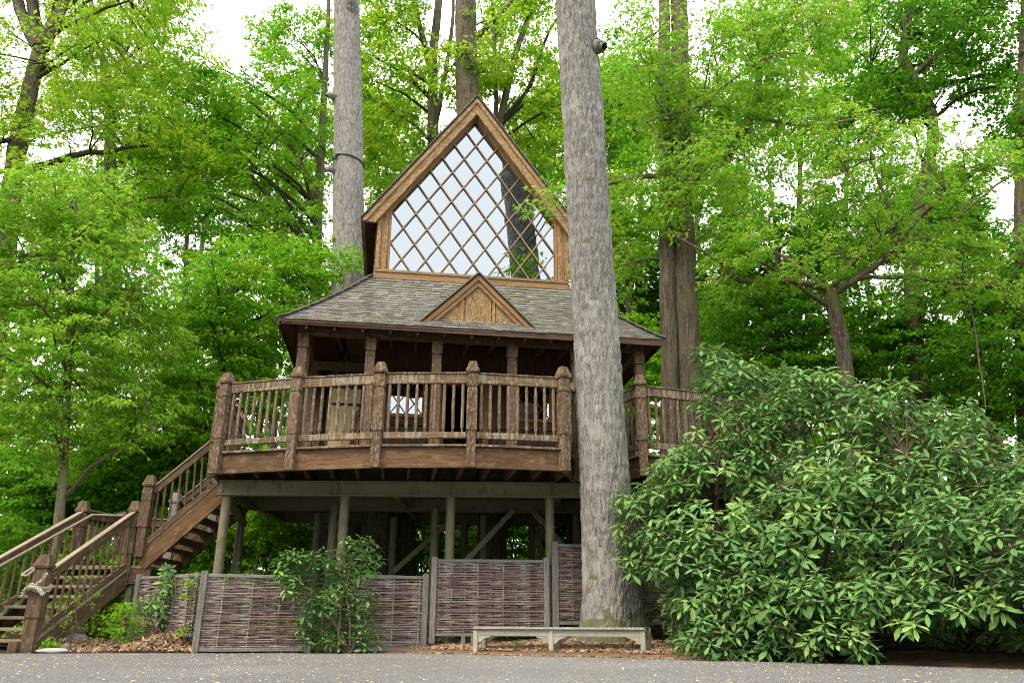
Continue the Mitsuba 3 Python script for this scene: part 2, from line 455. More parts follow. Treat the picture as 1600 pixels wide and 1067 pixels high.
def flat_bits(pos, size, aspect, colors, tilt=0.5, seed=0, thick=0.25):
    """many small bent chips: four triangles each over a raised ridge"""
    r = np.random.default_rng(seed)
    n = len(pos)
    a = r.uniform(0, 2 * np.pi, n)
    s = size * r.uniform(0.5, 1.4, n)
    x = np.stack([np.cos(a), np.sin(a), r.normal(0, tilt, n)], 1)
    x /= np.linalg.norm(x, axis=1, keepdims=True)
    y = np.stack([-np.sin(a), np.cos(a), r.normal(0, tilt, n)], 1)
    z = np.cross(x, y)
    z /= np.linalg.norm(z, axis=1, keepdims=True)
    w = s * aspect * r.uniform(0.6, 1.3, n)
    S, Wd = s[:, None], w[:, None]
    V = np.stack([pos - x * S, pos + y * Wd * 0.9, pos + x * S, pos - y * Wd, pos + z * S * thick + x * S * 0.1], 1)
    F = np.array([[0, 4, 1], [1, 4, 2], [2, 4, 3], [3, 4, 0]])[None, :, ::-1] + 5 * np.arange(n)[:, None, None]
    c = colors[r.integers(0, len(colors), n)] * r.uniform(0.7, 1.25, (n, 1))
    return V.reshape(-1, 3), F.reshape(-1, 3), np.repeat(c, 5, 0)


r = np.random.default_rng(3)
cx, cy = r.uniform(-2.0, 3.1, 26000), r.uniform(11.6, 15.9, 26000)
d = edge_dist(cx, cy)
keep = (d > -0.10 - 0.22 * r.uniform(0, 1, 26000) ** 3) & (0.9 - np.maximum(np.abs(cx - 0.6) - 1.7, 0) * 1.3 > r.uniform(0, 0.7, 26000)) & (d < 2.2)
cx, cy = cx[keep], cy[keep]
cz = np.maximum(ground_z(cx, cy), 0) + 0.055 + r.uniform(0, .03, len(cx))
cz = np.where(edge_dist(cx, cy) < 0.02, 0.012, cz)
chipcol = np.array([[0.40, 0.285, 0.185], [0.31, 0.20, 0.125], [0.50, 0.38, 0.265], [0.19, 0.12, 0.075], [0.45, 0.335, 0.235]])
V, F, C = flat_bits(np.stack([cx, cy, cz], 1), 0.03, 0.42, chipcol, 0.45, 4)
k = thing('wood_chips', 'loose brown wood chips strewn over the bed under the bench', 'wood chips', kind='stuff')
scene[k] = mikit.ply((V, F), 'tinted', False, color=C)

cx, cy = r.uniform(-7.4, -5.0, 2600), r.uniform(13.3, 15.0, 2600)
d = edge_dist(cx, cy)
keep = d > -0.05
cx, cy = cx[keep], cy[keep]
hump = 0.30 * np.exp(-((cx + 5.75) ** 2 / 0.25 + (cy - 14.3) ** 2 / 0.25))
cz = np.maximum(ground_z(cx, cy), 0) + 0.03 + hump * r.uniform(0.3, 1, len(cx))
V, F, C = flat_bits(np.stack([cx, cy, cz], 1), 0.055, 0.22, np.array([[0.42, 0.29, 0.18], [0.30, 0.19, 0.11], [0.52, 0.40, 0.27], [0.2, 0.13, 0.08]]), 0.6, 5)
k = thing('dry_leaves', 'heap of dry brown leaves and stalks beside the left fence end', 'dry leaves', kind='stuff')
scene[k] = mikit.ply((V, F), 'tinted', False, color=C)

px_, py_ = r.uniform(-9, 8.5, 4000), 4 + 10.5 * r.uniform(0, 1, 4000) ** 0.8
d = edge_dist(px_, py_)
keep = d < -0.02
px_, py_ = px_[keep], py_[keep]
V, F, C = flat_bits(np.stack([px_, py_, 0 * px_ + 0.004], 1), 0.0135, 0.6, np.array([[0.62, 0.52, 0.18], [0.70, 0.62, 0.34], [0.55, 0.42, 0.14], [0.45, 0.36, 0.2]]), 0.1, 6)
k = thing('fallen_blossom', 'small yellow fallen petals scattered over the grey road', 'petals', kind='stuff')
scene[k] = mikit.ply((V, F), 'tinted', False, color=C)
# ------------------------------------------------------------------ tree house
TH = thing('treehouse', 'brown timber tree house with a steep diamond paned gable above a shingled porch roof', 'tree house')


def part(name):
    return key(f'{TH}__{name}')


def one(k, bsdf, *a, **kw):
    return MB().box(*a, **kw).build(k, bsdf)


EV, EL, ER, EZ = -1.45, -1.74, 6.18, 6.11          # porch eave: front line, left and right ends, height
TZ, TL, TR = 7.80, -0.06, 4.50                      # where the porch roof meets the upper storey
BACK = 5.2


def flare(t):
    return 0.82 * t + 0.18 * t * t


def roof_pt(side, s, t, lift=0.0):
    """porch roof: side 0 front, 1 right, 2 back, 3 left; s along the side from 0 to 1; t from eave to wall"""
    c0 = [(EL, EV), (ER, EV), (ER, BACK - EV), (EL, BACK - EV)]
    c1 = [(TL, 0.0), (TR, 0.0), (TR, BACK), (TL, BACK)]
    a, b = np.array(c0[side]), np.array(c0[(side + 1) % 4])
    c, d = np.array(c1[side]), np.array(c1[(side + 1) % 4])
    p = (a * (1 - t) + c * t) * (1 - s) + (b * (1 - t) + d * t) * s
    return np.array([p[0], p[1], EZ + (TZ - EZ) * flare(t) + lift])


ROOF = part('porch_roof')
b = MB()
ts = np.linspace(0, 1, 9)
for side in range(4):
    for lift, flip in ((0.0, False), (-0.05, True)):
        for t0, t1 in zip(ts[:-1], ts[1:]):
            qd = LW([roof_pt(side, 0, t0, lift), roof_pt(side, 1, t0, lift), roof_pt(side, 1, t1, lift), roof_pt(side, 0, t1, lift)])
            b.add(qd[::-1] if flip else qd, [[0, 1, 2], [0, 2, 3]], [[0, 0], [1, 0], [1, 1], [0, 1]])
    e0, e1 = roof_pt(side, 0, 0), roof_pt(side, 1, 0)
    qd = LW([e0 - [0, 0, .05], e1 - [0, 0, .05], e1, e0])
    b.add(qd, [[0, 1, 2], [0, 2, 3]])
b.build(ROOF, 'house_wood')


def shingle(a, bb, c, d, th, up):
    """a thin slab over the quad a b (lower edge) c d (upper edge), lower edge lifted by th"""
    up = np.asarray(up, float)
    lo = np.array([a, bb, c, d])
    hi = np.array([a + up * th, bb + up * th, c + up * 0.006, d + up * 0.006])
    V = np.vstack([lo, hi])
    F = [[4, 5, 6], [4, 6, 7], [0, 1, 5], [0, 5, 4], [1, 2, 6], [1, 6, 5], [3, 0, 4], [3, 4, 7]]
    return V[np.array(F)].reshape(-1, 3), np.arange(24).reshape(-1, 3)


def shingles(side, rows, limit, rr):
    """one slab for each shingle of one side of the porch roof; the first `limit` are parts, the rest one part"""
    rest, n = MB(), 0
    for i in range(rows):
        t0, t1 = i / rows - 0.006, (i + 1.25) / rows
        t1 = min(t1, 1.0)
        L = np.linalg.norm(roof_pt(side, 1, max(t0, 0)) - roof_pt(side, 0, max(t0, 0)))
        s = -rr.uniform(0, 0.15) / L
        up = unit(np.cross(roof_pt(side, 1, .5) - roof_pt(side, 0, .5), roof_pt(side, .5, max(t0, 0) + .08) - roof_pt(side, .5, max(t0, 0))))
        while s < 1:
            w = rr.uniform(0.11, 0.25) / L
            s0, s1 = max(s, 0), min(s + w - 0.006 / L, 1)
            s += w
            if s1 - s0 < 0.02 / L:
                continue
            dt = rr.normal(0, 0.0025)
            P = [roof_pt(side, x, t) for x, t in ((s0, t0 + dt), (s1, t0 + dt), (s1, t1), (s0, t1))]
            V, F = shingle(*P, 0.026 + rr.uniform(0, 0.012), up)
            rv = rid()
            uv = np.stack([V @ up * 0 + V[:, 2] * 1.4 + V[:, 1], rv + (V[:, 0] if side in (0, 2) else V[:, 1])], 1)
            uv[:, 1] = rv + np.mod(uv[:, 1], 4) - 2
            if n < limit:
                MB().add(LW(V), F, uv).build(key(f'{ROOF}__shingle'), 'shingle_wood')
            else:
                rest.add(LW(V), F, uv)
            n += 1
    if rest.n:
        k = rest.build(key(f'{ROOF}__shingle_courses'), 'shingle_wood')
        note(k, kind='stuff')


rs = np.random.default_rng(11)
shingles(0, 21, 290, rs)
for side in (1, 3):
    shingles(side, 21, 0, rs)
# hip caps on the front hips
for s in (0, 1):
    for i in range(11):
        t0, t1 = i / 11 - 0.012, min((i + 1.12) / 11, 1)
        p0, p1 = roof_pt(0, s, t0, 0.045 + 0.012), roof_pt(0, s, t1, 0.03)
        p0, p1 = W(*p0), W(*p1)
        one(key(f'{ROOF}__hip_cap'), 'shingle_wood', p0, p1, 0.20, 0.022, up=(0, 0, 1), bev=0.004)
# eave boards
for side in range(4):
    a, c = W(*roof_pt(side, 0, 0.03, -0.085)), W(*roof_pt(side, 1, 0.006, -0.10))
    one(key(f'{ROOF}__eave_board'), 'house_wood', a, c, 0.03, 0.09)
# rafters of the porch seen from below
b = MB()
for x in np.arange(-1.2, 5.9, 0.55):
    b.box(W(x, -1.38, 6.0), W(x, 0.9, 6.35), 0.05, 0.10)
b.build(part('porch_rafters'), 'house_wood')

# porch columns and the beam they carry
for x in (-1.28, 0.07, 1.42, 2.99, 4.36, 5.73):
    k = part('porch_column')
    h = 0.10
    MB().loft(W(x, -0.93, 0), [(3.34, .125), (3.48, .125), (3.5, .10), (3.52, .095), (5.66, .095), (5.67, .075), (5.69, .075), (5.70, .105), (5.98, .105)], rot=PSI).build(k, 'column_wood')
k = part('porch_column')
MB().loft(W(-1.28, -0.55, 0), [(3.34, .1), (5.98, .1)], rot=PSI).build(k, 'column_wood')
for v_ in (1.4, 3.2, 5.2):
    for x in (-1.28, 5.73):
        MB().loft(W(x, v_, 0), [(3.34, .1), (5.66, .09), (5.70, .105), (5.98, .105)], rot=PSI).build(part('porch_column'), 'column_wood')
one(part('porch_beam'), 'stair_wood', W(-1.42, -0.93, 6.07), W(5.86, -0.93, 6.07), 0.16, 0.18)
one(part('porch_beam'), 'house_wood', W(-1.28, -0.85, 6.07), W(-1.28, 5.2, 6.07), 0.16, 0.18)
one(part('porch_beam'), 'house_wood', W(5.73, -0.85, 6.07), W(5.73, 5.2, 6.07), 0.16, 0.18)
one(part('porch_beam'), 'stair_wood', W(-1.2, 0.45, 5.78), W(0.2, 0.45, 5.78), 0.12, 0.17)

# lower front wall of vertical boards with two windows and a doorway
WALLV = 1.0
holes = [(0.42, 4.84, 1.30, 5.90), (1.66, 3.34, 2.66, 5.62), (3.36, 4.84, 4.24, 5.90)]
WL = part('front_wall')
x0, x1, z0, z1 = 0.2, 5.62, 3.34, 6.62
wallp = Polygon([(x0, z0), (x1, z0), (x1, z1), (x0, z1)]).difference(Polygon()).buffer(0)
for h in holes:
    wallp = wallp.difference(Polygon([(h[0], h[1]), (h[2], h[1]), (h[2], h[3]), (h[0], h[3])]))
MB().prism(wallp, lambda q: LW(np.stack([q[:, 0], WALLV + 0.06 + q[:, 2], q[:, 1]], 1)), 0.08).build(WL, 'house_wood')
x = x0
while x < x1 - 0.02:
    w = rs.uniform(0.13, 0.19)
    bp = wallp.intersection(Polygon([(x, z0), (min(x + w - .008, x1), z0), (min(x + w - .008, x1), 5.95), (x, 5.95)]))
    for g in getattr(bp, 'geoms', [bp]):
        if g.area > 0.01:
            dv = rs.uniform(0.0, 0.012)
            MB().prism(g, lambda q: LW(np.stack([q[:, 0], WALLV + 0.03 - dv + q[:, 2], q[:, 1]], 1)), 0.025).build(key(f'{WL}__board'), 'house_wood')
    x += w
for (a0, c0, a1, c1), y0 in (((0.2, 0.96, 5.62, 4.80), 0), ):
    pass
for u0, u1 in ((0.2, 1.6), (2.75, 5.6)):
    one(key(f'{WL}__rail'), 'house_wood', W(u0, WALLV, 4.70), W(u1, WALLV, 4.70), 0.05, 0.09)
    for x in np.arange(u0 + 0.12, u1, 0.36):
        one(key(f'{WL}__rail'), 'house_wood', W(x, WALLV + 0.008, 3.36), W(x, WALLV + 0.008, 4.66), 0.09, 0.03, up=VV)


def lattice(parent, poly, origin, a, bvec, plane, bar_w, bar_d, mats, glass_plane, tilt, rr, bar_name='glazing_bar'):
    """diamond panes and their bars; plane maps (u, z) to world"""
    o = np.array(origin)
    a, bvec = np.array(a), np.array(bvec)
    for i in range(-14, 15):
        for j in range(-14, 15):
            c = o + i * a + j * bvec
            cell = Polygon([c, c + a, c + a + bvec, c + bvec]).intersection(poly)
            if cell.is_empty or cell.area < 0.002 or cell.geom_type != 'Polygon':
                continue
            q = np.array(cell.exterior.coords)[:-1]
            du, dv = rr.normal(0, tilt, 2)
            cc = q.mean(0)
            P = np.array([glass_plane(p[0], p[1], (p[0] - cc[0]) * du + (p[1] - cc[1]) * dv) for p in q])
            F = np.array([[0, m + 1, m] for m in range(1, len(q) - 1)])
            scene[key(f'{parent}__pane')] = mikit.ply((P, F), 'pane_glass', False)
    for d, step, lift in ((a, bvec, 0), (bvec, a, 0.004)):
        for j in range(-14, 15):
            c = o + j * step
            seg = LineString([c - 30 * d, c + 30 * d]).intersection(poly)
            if seg.is_empty or seg.geom_type != 'LineString' or seg.length < 0.05:
                continue
            (p, q) = np.array(seg.coords)
            one(key(f'{parent}__{bar_name}'), mats, plane(*p, lift), plane(*q, lift), bar_w, bar_d, up=VV, bev=0.008)


for h in (holes[0], holes[2]):
    k = part('wall_window')
    b = MB()
    u0, q0, u1, q1 = h
    for pa, pb in (((u0, q0 + .04), (u1, q0 + .04)), ((u0, q1 - .04), (u1, q1 - .04)), ((u0 + .04, q0 + .08), (u0 + .04, q1 - .08)), ((u1 - .04, q0 + .08), (u1 - .04, q1 - .08))):
        b.box(W(pa[0], WALLV + .02, pa[1]), W(pb[0], WALLV + .02, pb[1]), 0.07 if pa[1] == pb[1] else 0.08, 0.08 if pa[1] == pb[1] else 0.07, up=(0, 0, 1) if pa[1] == pb[1] else VV)
    b.build(k, 'orange_wood')
    pg = Polygon([(u0 + .08, q0 + .08), (u1 - .08, q0 + .08), (u1 - .08, q1 - .08), (u0 + .08, q1 - .08)])
    lattice(k, pg, ((u0 + u1) / 2, q0 + .08), (0.18, 0.245), (0.18, -0.245), lambda x, z, l: W(x, WALLV + .03 - l, z), 0.022, 0.02,
            'orange_wood', lambda x, z, l: W(x, WALLV + .045 + l, z), 0.004, rs)
# door frame and the open door leaf
k = part('doorway')
b = MB()
u0, q0, u1, q1 = holes[1]
b.box(W(u0, WALLV, q0), W(u0, WALLV, q1), 0.12, 0.14, up=VV).box(W(u1, WALLV, q0), W(u1, WALLV, q1), 0.12, 0.14, up=VV).box(W(u0 - .06, WALLV, q1 + .06), W(u1 + .06, WALLV, q1 + .06), 0.14, 0.12)
b.build(k, 'orange_wood')
one(key(f'{k}__door_leaf'), 'house_wood', W(u1 - .08, WALLV + .1, (q0 + q1) / 2), W(u1 - .14, WALLV + 1.0, (q0 + q1) / 2), 0.05, q1 - q0 - .06)
one(part('porch_column'), 'orange_wood', W(1.58, 0.75, 3.36), W(1.58, 0.75, 5.95), 0.12, 0.12, up=VV)
# the other walls of the lower storey, and its ceiling
for a, c in (((0.25, 1.1), (0.25, BACK)), ((5.55, 1.1), (5.55, BACK)), ((0.25, BACK), (5.55, BACK))):
    one(part('side_wall'), 'house_wood', W(*a, 4.98), W(*c, 4.98), 0.1, 3.26)
one(part('ceiling'), 'house_wood', W(2.2, -0.02, 6.68), W(2.2, BACK, 6.68), 5.6, 0.06)
# handrail of the stair inside, and a bench in the doorway
one(part('inner_stair_rail'), 'stair_wood', W(1.0, 2.4, 5.3), W(2.9, 2.6, 4.1), 0.06, 0.12)

# pieces of board and a round table top leaning on the porch wall
k = thing('leaning_board', 'pale cream boards leaning in the left porch bay behind the railing', 'board')
b = MB()
b.box(W(-0.62, 0.55, 3.37), W(-0.62, 0.78, 4.98), 0.30, 0.04, up=VV).box(W(-0.31, 0.55, 3.37), W(-0.31, 0.78, 4.98), 0.29, 0.04, up=VV)
b.build(f'{k}__plank', 'panel_wood')
_n[f'{k}__plank'] = 0
one(key(f'{k}__plank'), 'panel_wood', W(-0.45, 0.70, 5.02), W(-0.45, 0.74, 5.36), 0.62, 0.04, up=VV)
k = thing('arched_bench_end', 'brown bentwood panel with a rounded top next to the cream boards', 'panel')
for i, (rr_, m_) in enumerate(((0.40, 'stair_wood'), (0.33, 'house_wood'), (0.26, 'stair_wood'), (0.19, 'orange_wood'))):
    an = np.linspace(math.pi, 0.0, 15)
    pts = [W(-0.02 - rr_ * 0.62, 0.35, 3.36)] + [W(-0.02 + rr_ * 0.62 * math.cos(t), 0.35, 4.35 + rr_ * 1.25 * math.sin(t)) for t in an] + [W(-0.02 + rr_ * 0.62, 0.35, 3.36)]
    MB().tube(pts, 0.026, 6).build(key(f'{k}__rib'), m_, 40)

# ------------------------------------------------------------------ upper gable
UC = 2.2
GW = part('gable_window')
win = Polygon([(0.31, 7.93), (4.12, 7.93), (4.12, 9.42), (2.215, 12.20), (0.31, 9.42)])
lattice(GW, win, (2.215, 12.20), (0.272, 0.394), (0.272, -0.394), lambda x, z, l: W(x, 0.0 - l, z), 0.030, 0.04, 'bar_wood',
        lambda x, z, l: W(x, 0.03 + l, z), 0.004, rs)
# jambs, sill and inner trim of the window
for x, w, m_, dv in ((0.045, 0.09, 'gable_wood', -.10), (0.125, 0.07, 'trim_wood', -.06), (0.20, 0.09, 'gable_wood', -.075), (0.278, 0.062, 'trim_wood', -.04)):
    for s in (0, 1):
        xx = x if s == 0 else 4.43 - x
        one(key(f'{GW}__jamb'), m_, W(xx, dv + .06, 7.93), W(xx, dv + .06, 9.52), w, 0.16, up=VV)
one(key(f'{GW}__sill'), 'bar_wood', W(0.0, -0.03, 7.90), W(4.43, -0.03, 7.90), 0.16, 0.065)
one(key(f'{GW}__sill'), 'trim_wood', W(-0.03, -0.015, 7.80), W(4.46, -0.015, 7.80), 0.14, 0.13)
AP = np.array([UC, 12.66])
sl = np.array([-2.55, -3.55])
for s in (-1, 1):
    def G(d, along, v, s=s):
        """point at a share `along` of the slope from apex to eave, d metres inside the roof edge measured plumb"""
        p = AP + sl * along
        return W(UC + (p[0] - UC) * (1 if s < 0 else -1), v, p[1] - d)
    sd = unit(sl)
    for d0, d1, v0, v1, m_, nm in ((0.0, 0.10, -.42, 5.3, None, None), (0.07, 0.20, -.27, -.19, 'gable_wood', 'bargeboard'), (0.205, 0.50, -.235, -.17, 'gable_wood', 'bargeboard'), (0.43, 0.52, -.14, -.07, 'trim_wood', 'bargeboard'), (0.42, 0.55, -.05, .05, 'trim_wood', 'bargeboard')):
        if m_ is None:
            continue
        end = 1.0 if d1 < 0.22 or d0 == 0.205 else 0.87
        top = AP[1]
        def edge(d, v, end=end):
            pe = AP + sl * end
            sx = -1 if s < 0 else 1
            low = pe[1] - d
            e = np.array([UC + sx * abs(pe[0] - UC), v, low])
            if end == 1.0 and d > 0.1:      # the board is cut level at the eave, short of the roof tip
                cut = 9.03
                t = (cut - (AP[1] - d)) / sl[1]
                e = np.array([UC + sx * abs(sl[0] * min(t, 1.0)), v, max(low, cut)])
            return np.array([UC, v, top - d]), e
        a0, e0 = edge(d0, v0)
        a1, e1 = edge(d1, v0)
        if s > 0:
            quad = np.array([a0, e0, e1, a1])[::-1]
        else:
            quad = np.array([a0, e0, e1, a1])
        back = quad + [0, v1 - v0, 0]
        pts = np.vstack([quad, back])
        F = [[0, 1, 2], [0, 2, 3], [4, 6, 5], [4, 7, 6]] + sum([[[i, i + 4, (i + 1) % 4], [(i + 1) % 4, i + 4, (i + 1) % 4 + 4]] for i in range(4)], [])
        Vq = pts[np.array(F)].reshape(-1, 3)
        al = (Vq[:, 0] - UC) * s * 0.58 + (12.66 - Vq[:, 2]) * 0.81
        ac = (Vq[:, 2] - 12.66) * 0.58 + (Vq[:, 0] - UC) * s * 0.81 + Vq[:, 1]
        uvq = np.stack([al, rid() + ac], 1)
        MB().add(LW(Vq), np.arange(len(Vq)).reshape(-1, 3), uvq).build(part(nm), m_)
# steep upper roof: boarded slabs with shingle courses on top
GR = part('gable_roof')
b = MB()
for s in (-1, 1):
    e = np.array([UC + s * 2.56, 9.10])
    nrm = unit([s * 3.54, 2.55])
    for (o0, o1) in ((-0.075, 0.0),):
        c = [np.array([UC, 12.66]) + [0, 0.0], e]
        P = []
        for v_ in (-.25, 5.5):
            P += [[c[0][0], v_, c[0][1]], [c[1][0], v_, c[1][1]], [c[1][0] - nrm[0] * .07, v_, c[1][1] - nrm[1] * .07], [c[0][0], v_, c[0][1] - .12]]
        P = np.array(P)
        F = [[0, 1, 2], [0, 2, 3], [4, 6, 5], [4, 7, 6]] + sum([[[i, i + 4, (i + 1) % 4], [(i + 1) % 4, i + 4, (i + 1) % 4 + 4]] for i in range(4)], [])
        V = P[np.array(F)].reshape(-1, 3)
        b.add(LW(V), np.arange(len(V)).reshape(-1, 3), np.stack([V[:, 1], rid() + V[:, 2]], 1))
b.build(GR, 'house_wood')
b = MB()
for s in (-1, 1):
    nrm = np.array([s * 3.54, 2.55]) / np.hypot(3.54, 2.55)
    for i in range(26):
        t0, t1 = 1.0 + .006 - i / 26, 1 - (i + 1.2) / 26
        pa, pb = AP + np.array([s * 2.55, -3.54]) * t0 + nrm * .022, AP + np.array([s * 2.55, -3.54]) * max(t1, 0) + nrm * .010
        v_ = -.30
        while v_ < 5.5:
            w = rs.uniform(.16, .34)
            b.box(W(pa[0], v_ + w / 2, pa[1]), W(pb[0], v_ + w / 2, pb[1]), w - .006, .014, up=LW([[nrm[0], 0, nrm[1]]])[0] - OB, bev=.003)
            v_ += w
k = b.build(key(f'{GR}__shingle_courses'), 'shingle_wood')
note(k, kind='stuff')
# upper side walls, rear gable with its own window, floor, braces and ridge beam inside
for x in (0.0, 4.4):
    one(part('upper_side_wall'), 'house_wood', W(x, 0.06, 8.6), W(x, BACK, 8.6), 0.07, 1.7)
rear = Polygon([(0, 7.7), (4.4, 7.7), (4.4, 9.45), (2.2, 12.45), (0, 9.45)])
rw = Polygon([(0.5, 7.95), (3.9, 7.95), (3.9, 9.3), (2.2, 11.75), (0.5, 9.3)])
RG = part('rear_gable')
MB().prism(rear.difference(rw), lambda q: LW(np.stack([q[:, 0], BACK + q[:, 2], q[:, 1]], 1)), 0.1).build(RG, 'house_wood')
q = np.array(rw.exterior.coords)[:-1]
scene[f'{RG}__pane'] = mikit.ply((LW(np.stack([q[:, 0], 0 * q[:, 0] + BACK + .05, q[:, 1]], 1)), [[0, i + 1, i] for i in range(1, len(q) - 1)]), 'pane_glass')
for d in (-1, 1):
    for x in np.arange(-3, 8, 0.55):
        seg = LineString([(x, 7.9), (x + d * 3, 7.9 + 3 * 1.44)]).intersection(rw)
        if seg.geom_type == 'LineString' and seg.length > 0.1:
            p = np.array(seg.coords)
            one(key(f'{RG}__glazing_bar'), 'bar_wood', W(p[0][0], BACK, p[0][1]), W(p[1][0], BACK, p[1][1]), 0.04, 0.05, up=VV)
one(part('upper_floor'), 'house_wood', W(2.2, 0.1, 7.55), W(2.2, BACK, 7.55), 4.3, 0.08)
for v_ in (1.3, 3.4):
    one(part('roof_brace'), 'brace_wood', W(0.2, v_, 9.5), W(4.2, v_, 9.5), 0.14, 0.2)
    for s in (-1, 1):
        one(part('roof_brace'), 'brace_wood', W(UC + s * 0.1, v_ + .1, 10.5), W(UC + s * 1.4, v_ + .1, 9.55), 0.1, 0.14, up=VV)
one(part('roof_brace'), 'brace_wood', W(UC, 0.1, 12.2), W(UC, 5.2, 12.2), 0.1, 0.25)

# small gable (dormer) on the porch roof
DG = part('dormer')
DA, DB, DV = np.array([2.22, 7.43]), 6.17, -1.30
hw = 1.27
face = Polygon([(DA[0] - hw + .2, DB), (DA[0] + hw - .2, DB), (DA[0], DA[1] - .22)])
for x0_, x1_ in ((0.9, 1.95), (1.965, 2.50), (2.515, 3.6)):
    g = face.intersection(Polygon([(x0_, 6), (x1_, 6), (x1_, 8), (x0_, 8)]))
    dv = 0.0 if x0_ < 1.9 or x0_ > 2.5 else -0.015
    MB().prism(g, lambda q: LW(np.stack([q[:, 0], DV + .10 + dv + q[:, 2], q[:, 1]], 1)), 0.05).build(key(f'{DG}__board'), 'gable_wood')
for x_ in (1.9, 2.56):
    zt = DA[1] - .22 - abs(x_ - DA[0]) * 1.0 - .02
    one(key(f'{DG}__batten'), 'gable_wood', W(x_, DV + .085, DB + .005), W(x_, DV + .085, zt), 0.05, 0.03, up=VV)
for s in (-1, 1):
    e = np.array([DA[0] + s * hw, DB])
    for d0, d1, dv, m_ in ((.035, .15, 0.0, 'trim_wood'), (.155, .27, .04, 'gable_wood')):
        k_ = (DA[1] - DB) / hw
        quad = np.array([[DA[0], DA[1] - d0], [e[0] - s * d0 / k_, e[1]], [e[0] - s * d1 / k_, e[1]], [DA[0], DA[1] - d1]])
        P = np.vstack([np.stack([quad[:, 0], 0 * quad[:, 0] + DV + dv, quad[:, 1]], 1), np.stack([quad[:, 0], 0 * quad[:, 0] + DV + dv + .06, quad[:, 1]], 1)])
        F = np.array([[0, 1, 2], [0, 2, 3], [4, 6, 5], [4, 7, 6]] + sum([[[i, i + 4, (i + 1) % 4], [(i + 1) % 4, i + 4, (i + 1) % 4 + 4]] for i in range(4)], []))
        if s > 0:
            F = F[:, ::-1]
        V = P[F].reshape(-1, 3)
        MB().add(LW(V), np.arange(len(V)).reshape(-1, 3), np.stack([(V[:, 2]) * 1.4, rid() + V[:, 0] * s + V[:, 2]], 1)).build(key(f'{DG}__bargeboard'), m_)
    # roof slab of the dormer running back into the porch roof
    V = np.array([[DA[0], DV - .05, DA[1]], [DA[0] + s * (hw + .03), DV - .05, DB - .02], [DA[0] + s * (hw + .03), DV + .2, DB - .02], [DA[0], 0.0, DA[1]]])
    V2 = V + [s * .012, 0, .03]
    P = np.vstack([V, V2])
    F = np.array([[0, 1, 2], [0, 2, 3], [4, 6, 5], [4, 7, 6]] + sum([[[i, i + 4, (i + 1) % 4], [(i + 1) % 4, i + 4, (i + 1) % 4 + 4]] for i in range(4)], []))
    F = F if s > 0 else F[:, ::-1]
    Q = P[F].reshape(-1, 3)
    MB().add(LW(Q), np.arange(len(Q)).reshape(-1, 3), np.stack([Q[:, 2], rid() + Q[:, 1]], 1)).build(key(f'{DG}__roof_slab'), 'shingle_wood')

# ------------------------------------------------------------------ deck
FL, FB = 3.34, 2.98
POSTS = [(-5.30, 14.32), (-3.87, 13.92), (-2.33, 13.62), (-0.70, 13.56), (0.91, 13.84), (1.16, 14.86), (2.05, 15.02), (2.40, 14.30), (3.72, 14.75), (4.95, 15.5), (6.1, 16.8)]
LEFT = [(-5.48, 14.62), (-6.0, 17.2)]
TRUNK = [(1.66, 14.25), (1.62, 14.02)]
DK = part('deck')
dp = Polygon(POSTS + [(6.9, 20.5), (6.0, 23.5), (-5.5, 22.5), (-6.3, 19.5), (-6.0, 17.2)])
# floor boards, running along the house front
bx0 = -7.5
b = MB()
for i, v_ in enumerate(np.arange(-3.6, 6.6, 0.145)):
    strip = Polygon([tuple(W(-6, v_, 0)[:2]), tuple(W(11, v_, 0)[:2]), tuple(W(11, v_ + .137, 0)[:2]), tuple(W(-6, v_ + .137, 0)[:2])])
    g = strip.intersection(dp.buffer(-0.02))
    for gg in getattr(g, 'geoms', [g]):
        if gg.geom_type == 'Polygon' and gg.area > .01:
            MB().prism(gg, lambda q: np.stack([q[:, 0], q[:, 1], FL - .035 + q[:, 2]], 1), 0.035).build(key(f'{DK}__floor_board'), 'stair_wood')
b = MB()
for i, x in enumerate(np.arange(-3.2, 9.2, 0.46)):
    seg = LineString([W(x, -3.6, 0)[:2], W(x, 6.2, 0)[:2]]).intersection(dp.buffer(-.06))
    seg = max(getattr(seg, 'geoms', [seg]), key=lambda s_: s_.length)
    if seg.length > .3:
        p = np.array(seg.coords)
        one(key(f'{DK}__joist'), 'house_wood', [*p[0], 3.14], [*p[-1], 3.14], 0.05, 0.28)


def post(k, x, y, rot=0.0, m_='post_wood', z0=2.98, up=0.0):
    MB().loft([x, y, 0], [(z0, .078), (3.60 + up, .078), (3.62 + up, .094), (4.36 + up, .09), (4.37 + up, .077), (4.40 + up, .077), (4.41 + up, .092), (4.63 + up, .089), (4.635 + up, .079),
                          (4.655 + up, .079), (4.665 + up, .114), (4.71 + up, .119), (4.72 + up, .106), (4.87 + up, .060)], rot=rot).build(k, m_)



def baluster(k, p0, p1, m_='baluster_wood', rad=.030):
    p0, p1 = np.asarray(p0, float), np.asarray(p1, float)
    ts_ = np.array([0, .05, .08, .93, 1])
    MB().tube([p0 + (p1 - p0) * t for t in ts_], np.array([.55, .6, 1, .95, .6]) * rad, 8).build(k, m_)


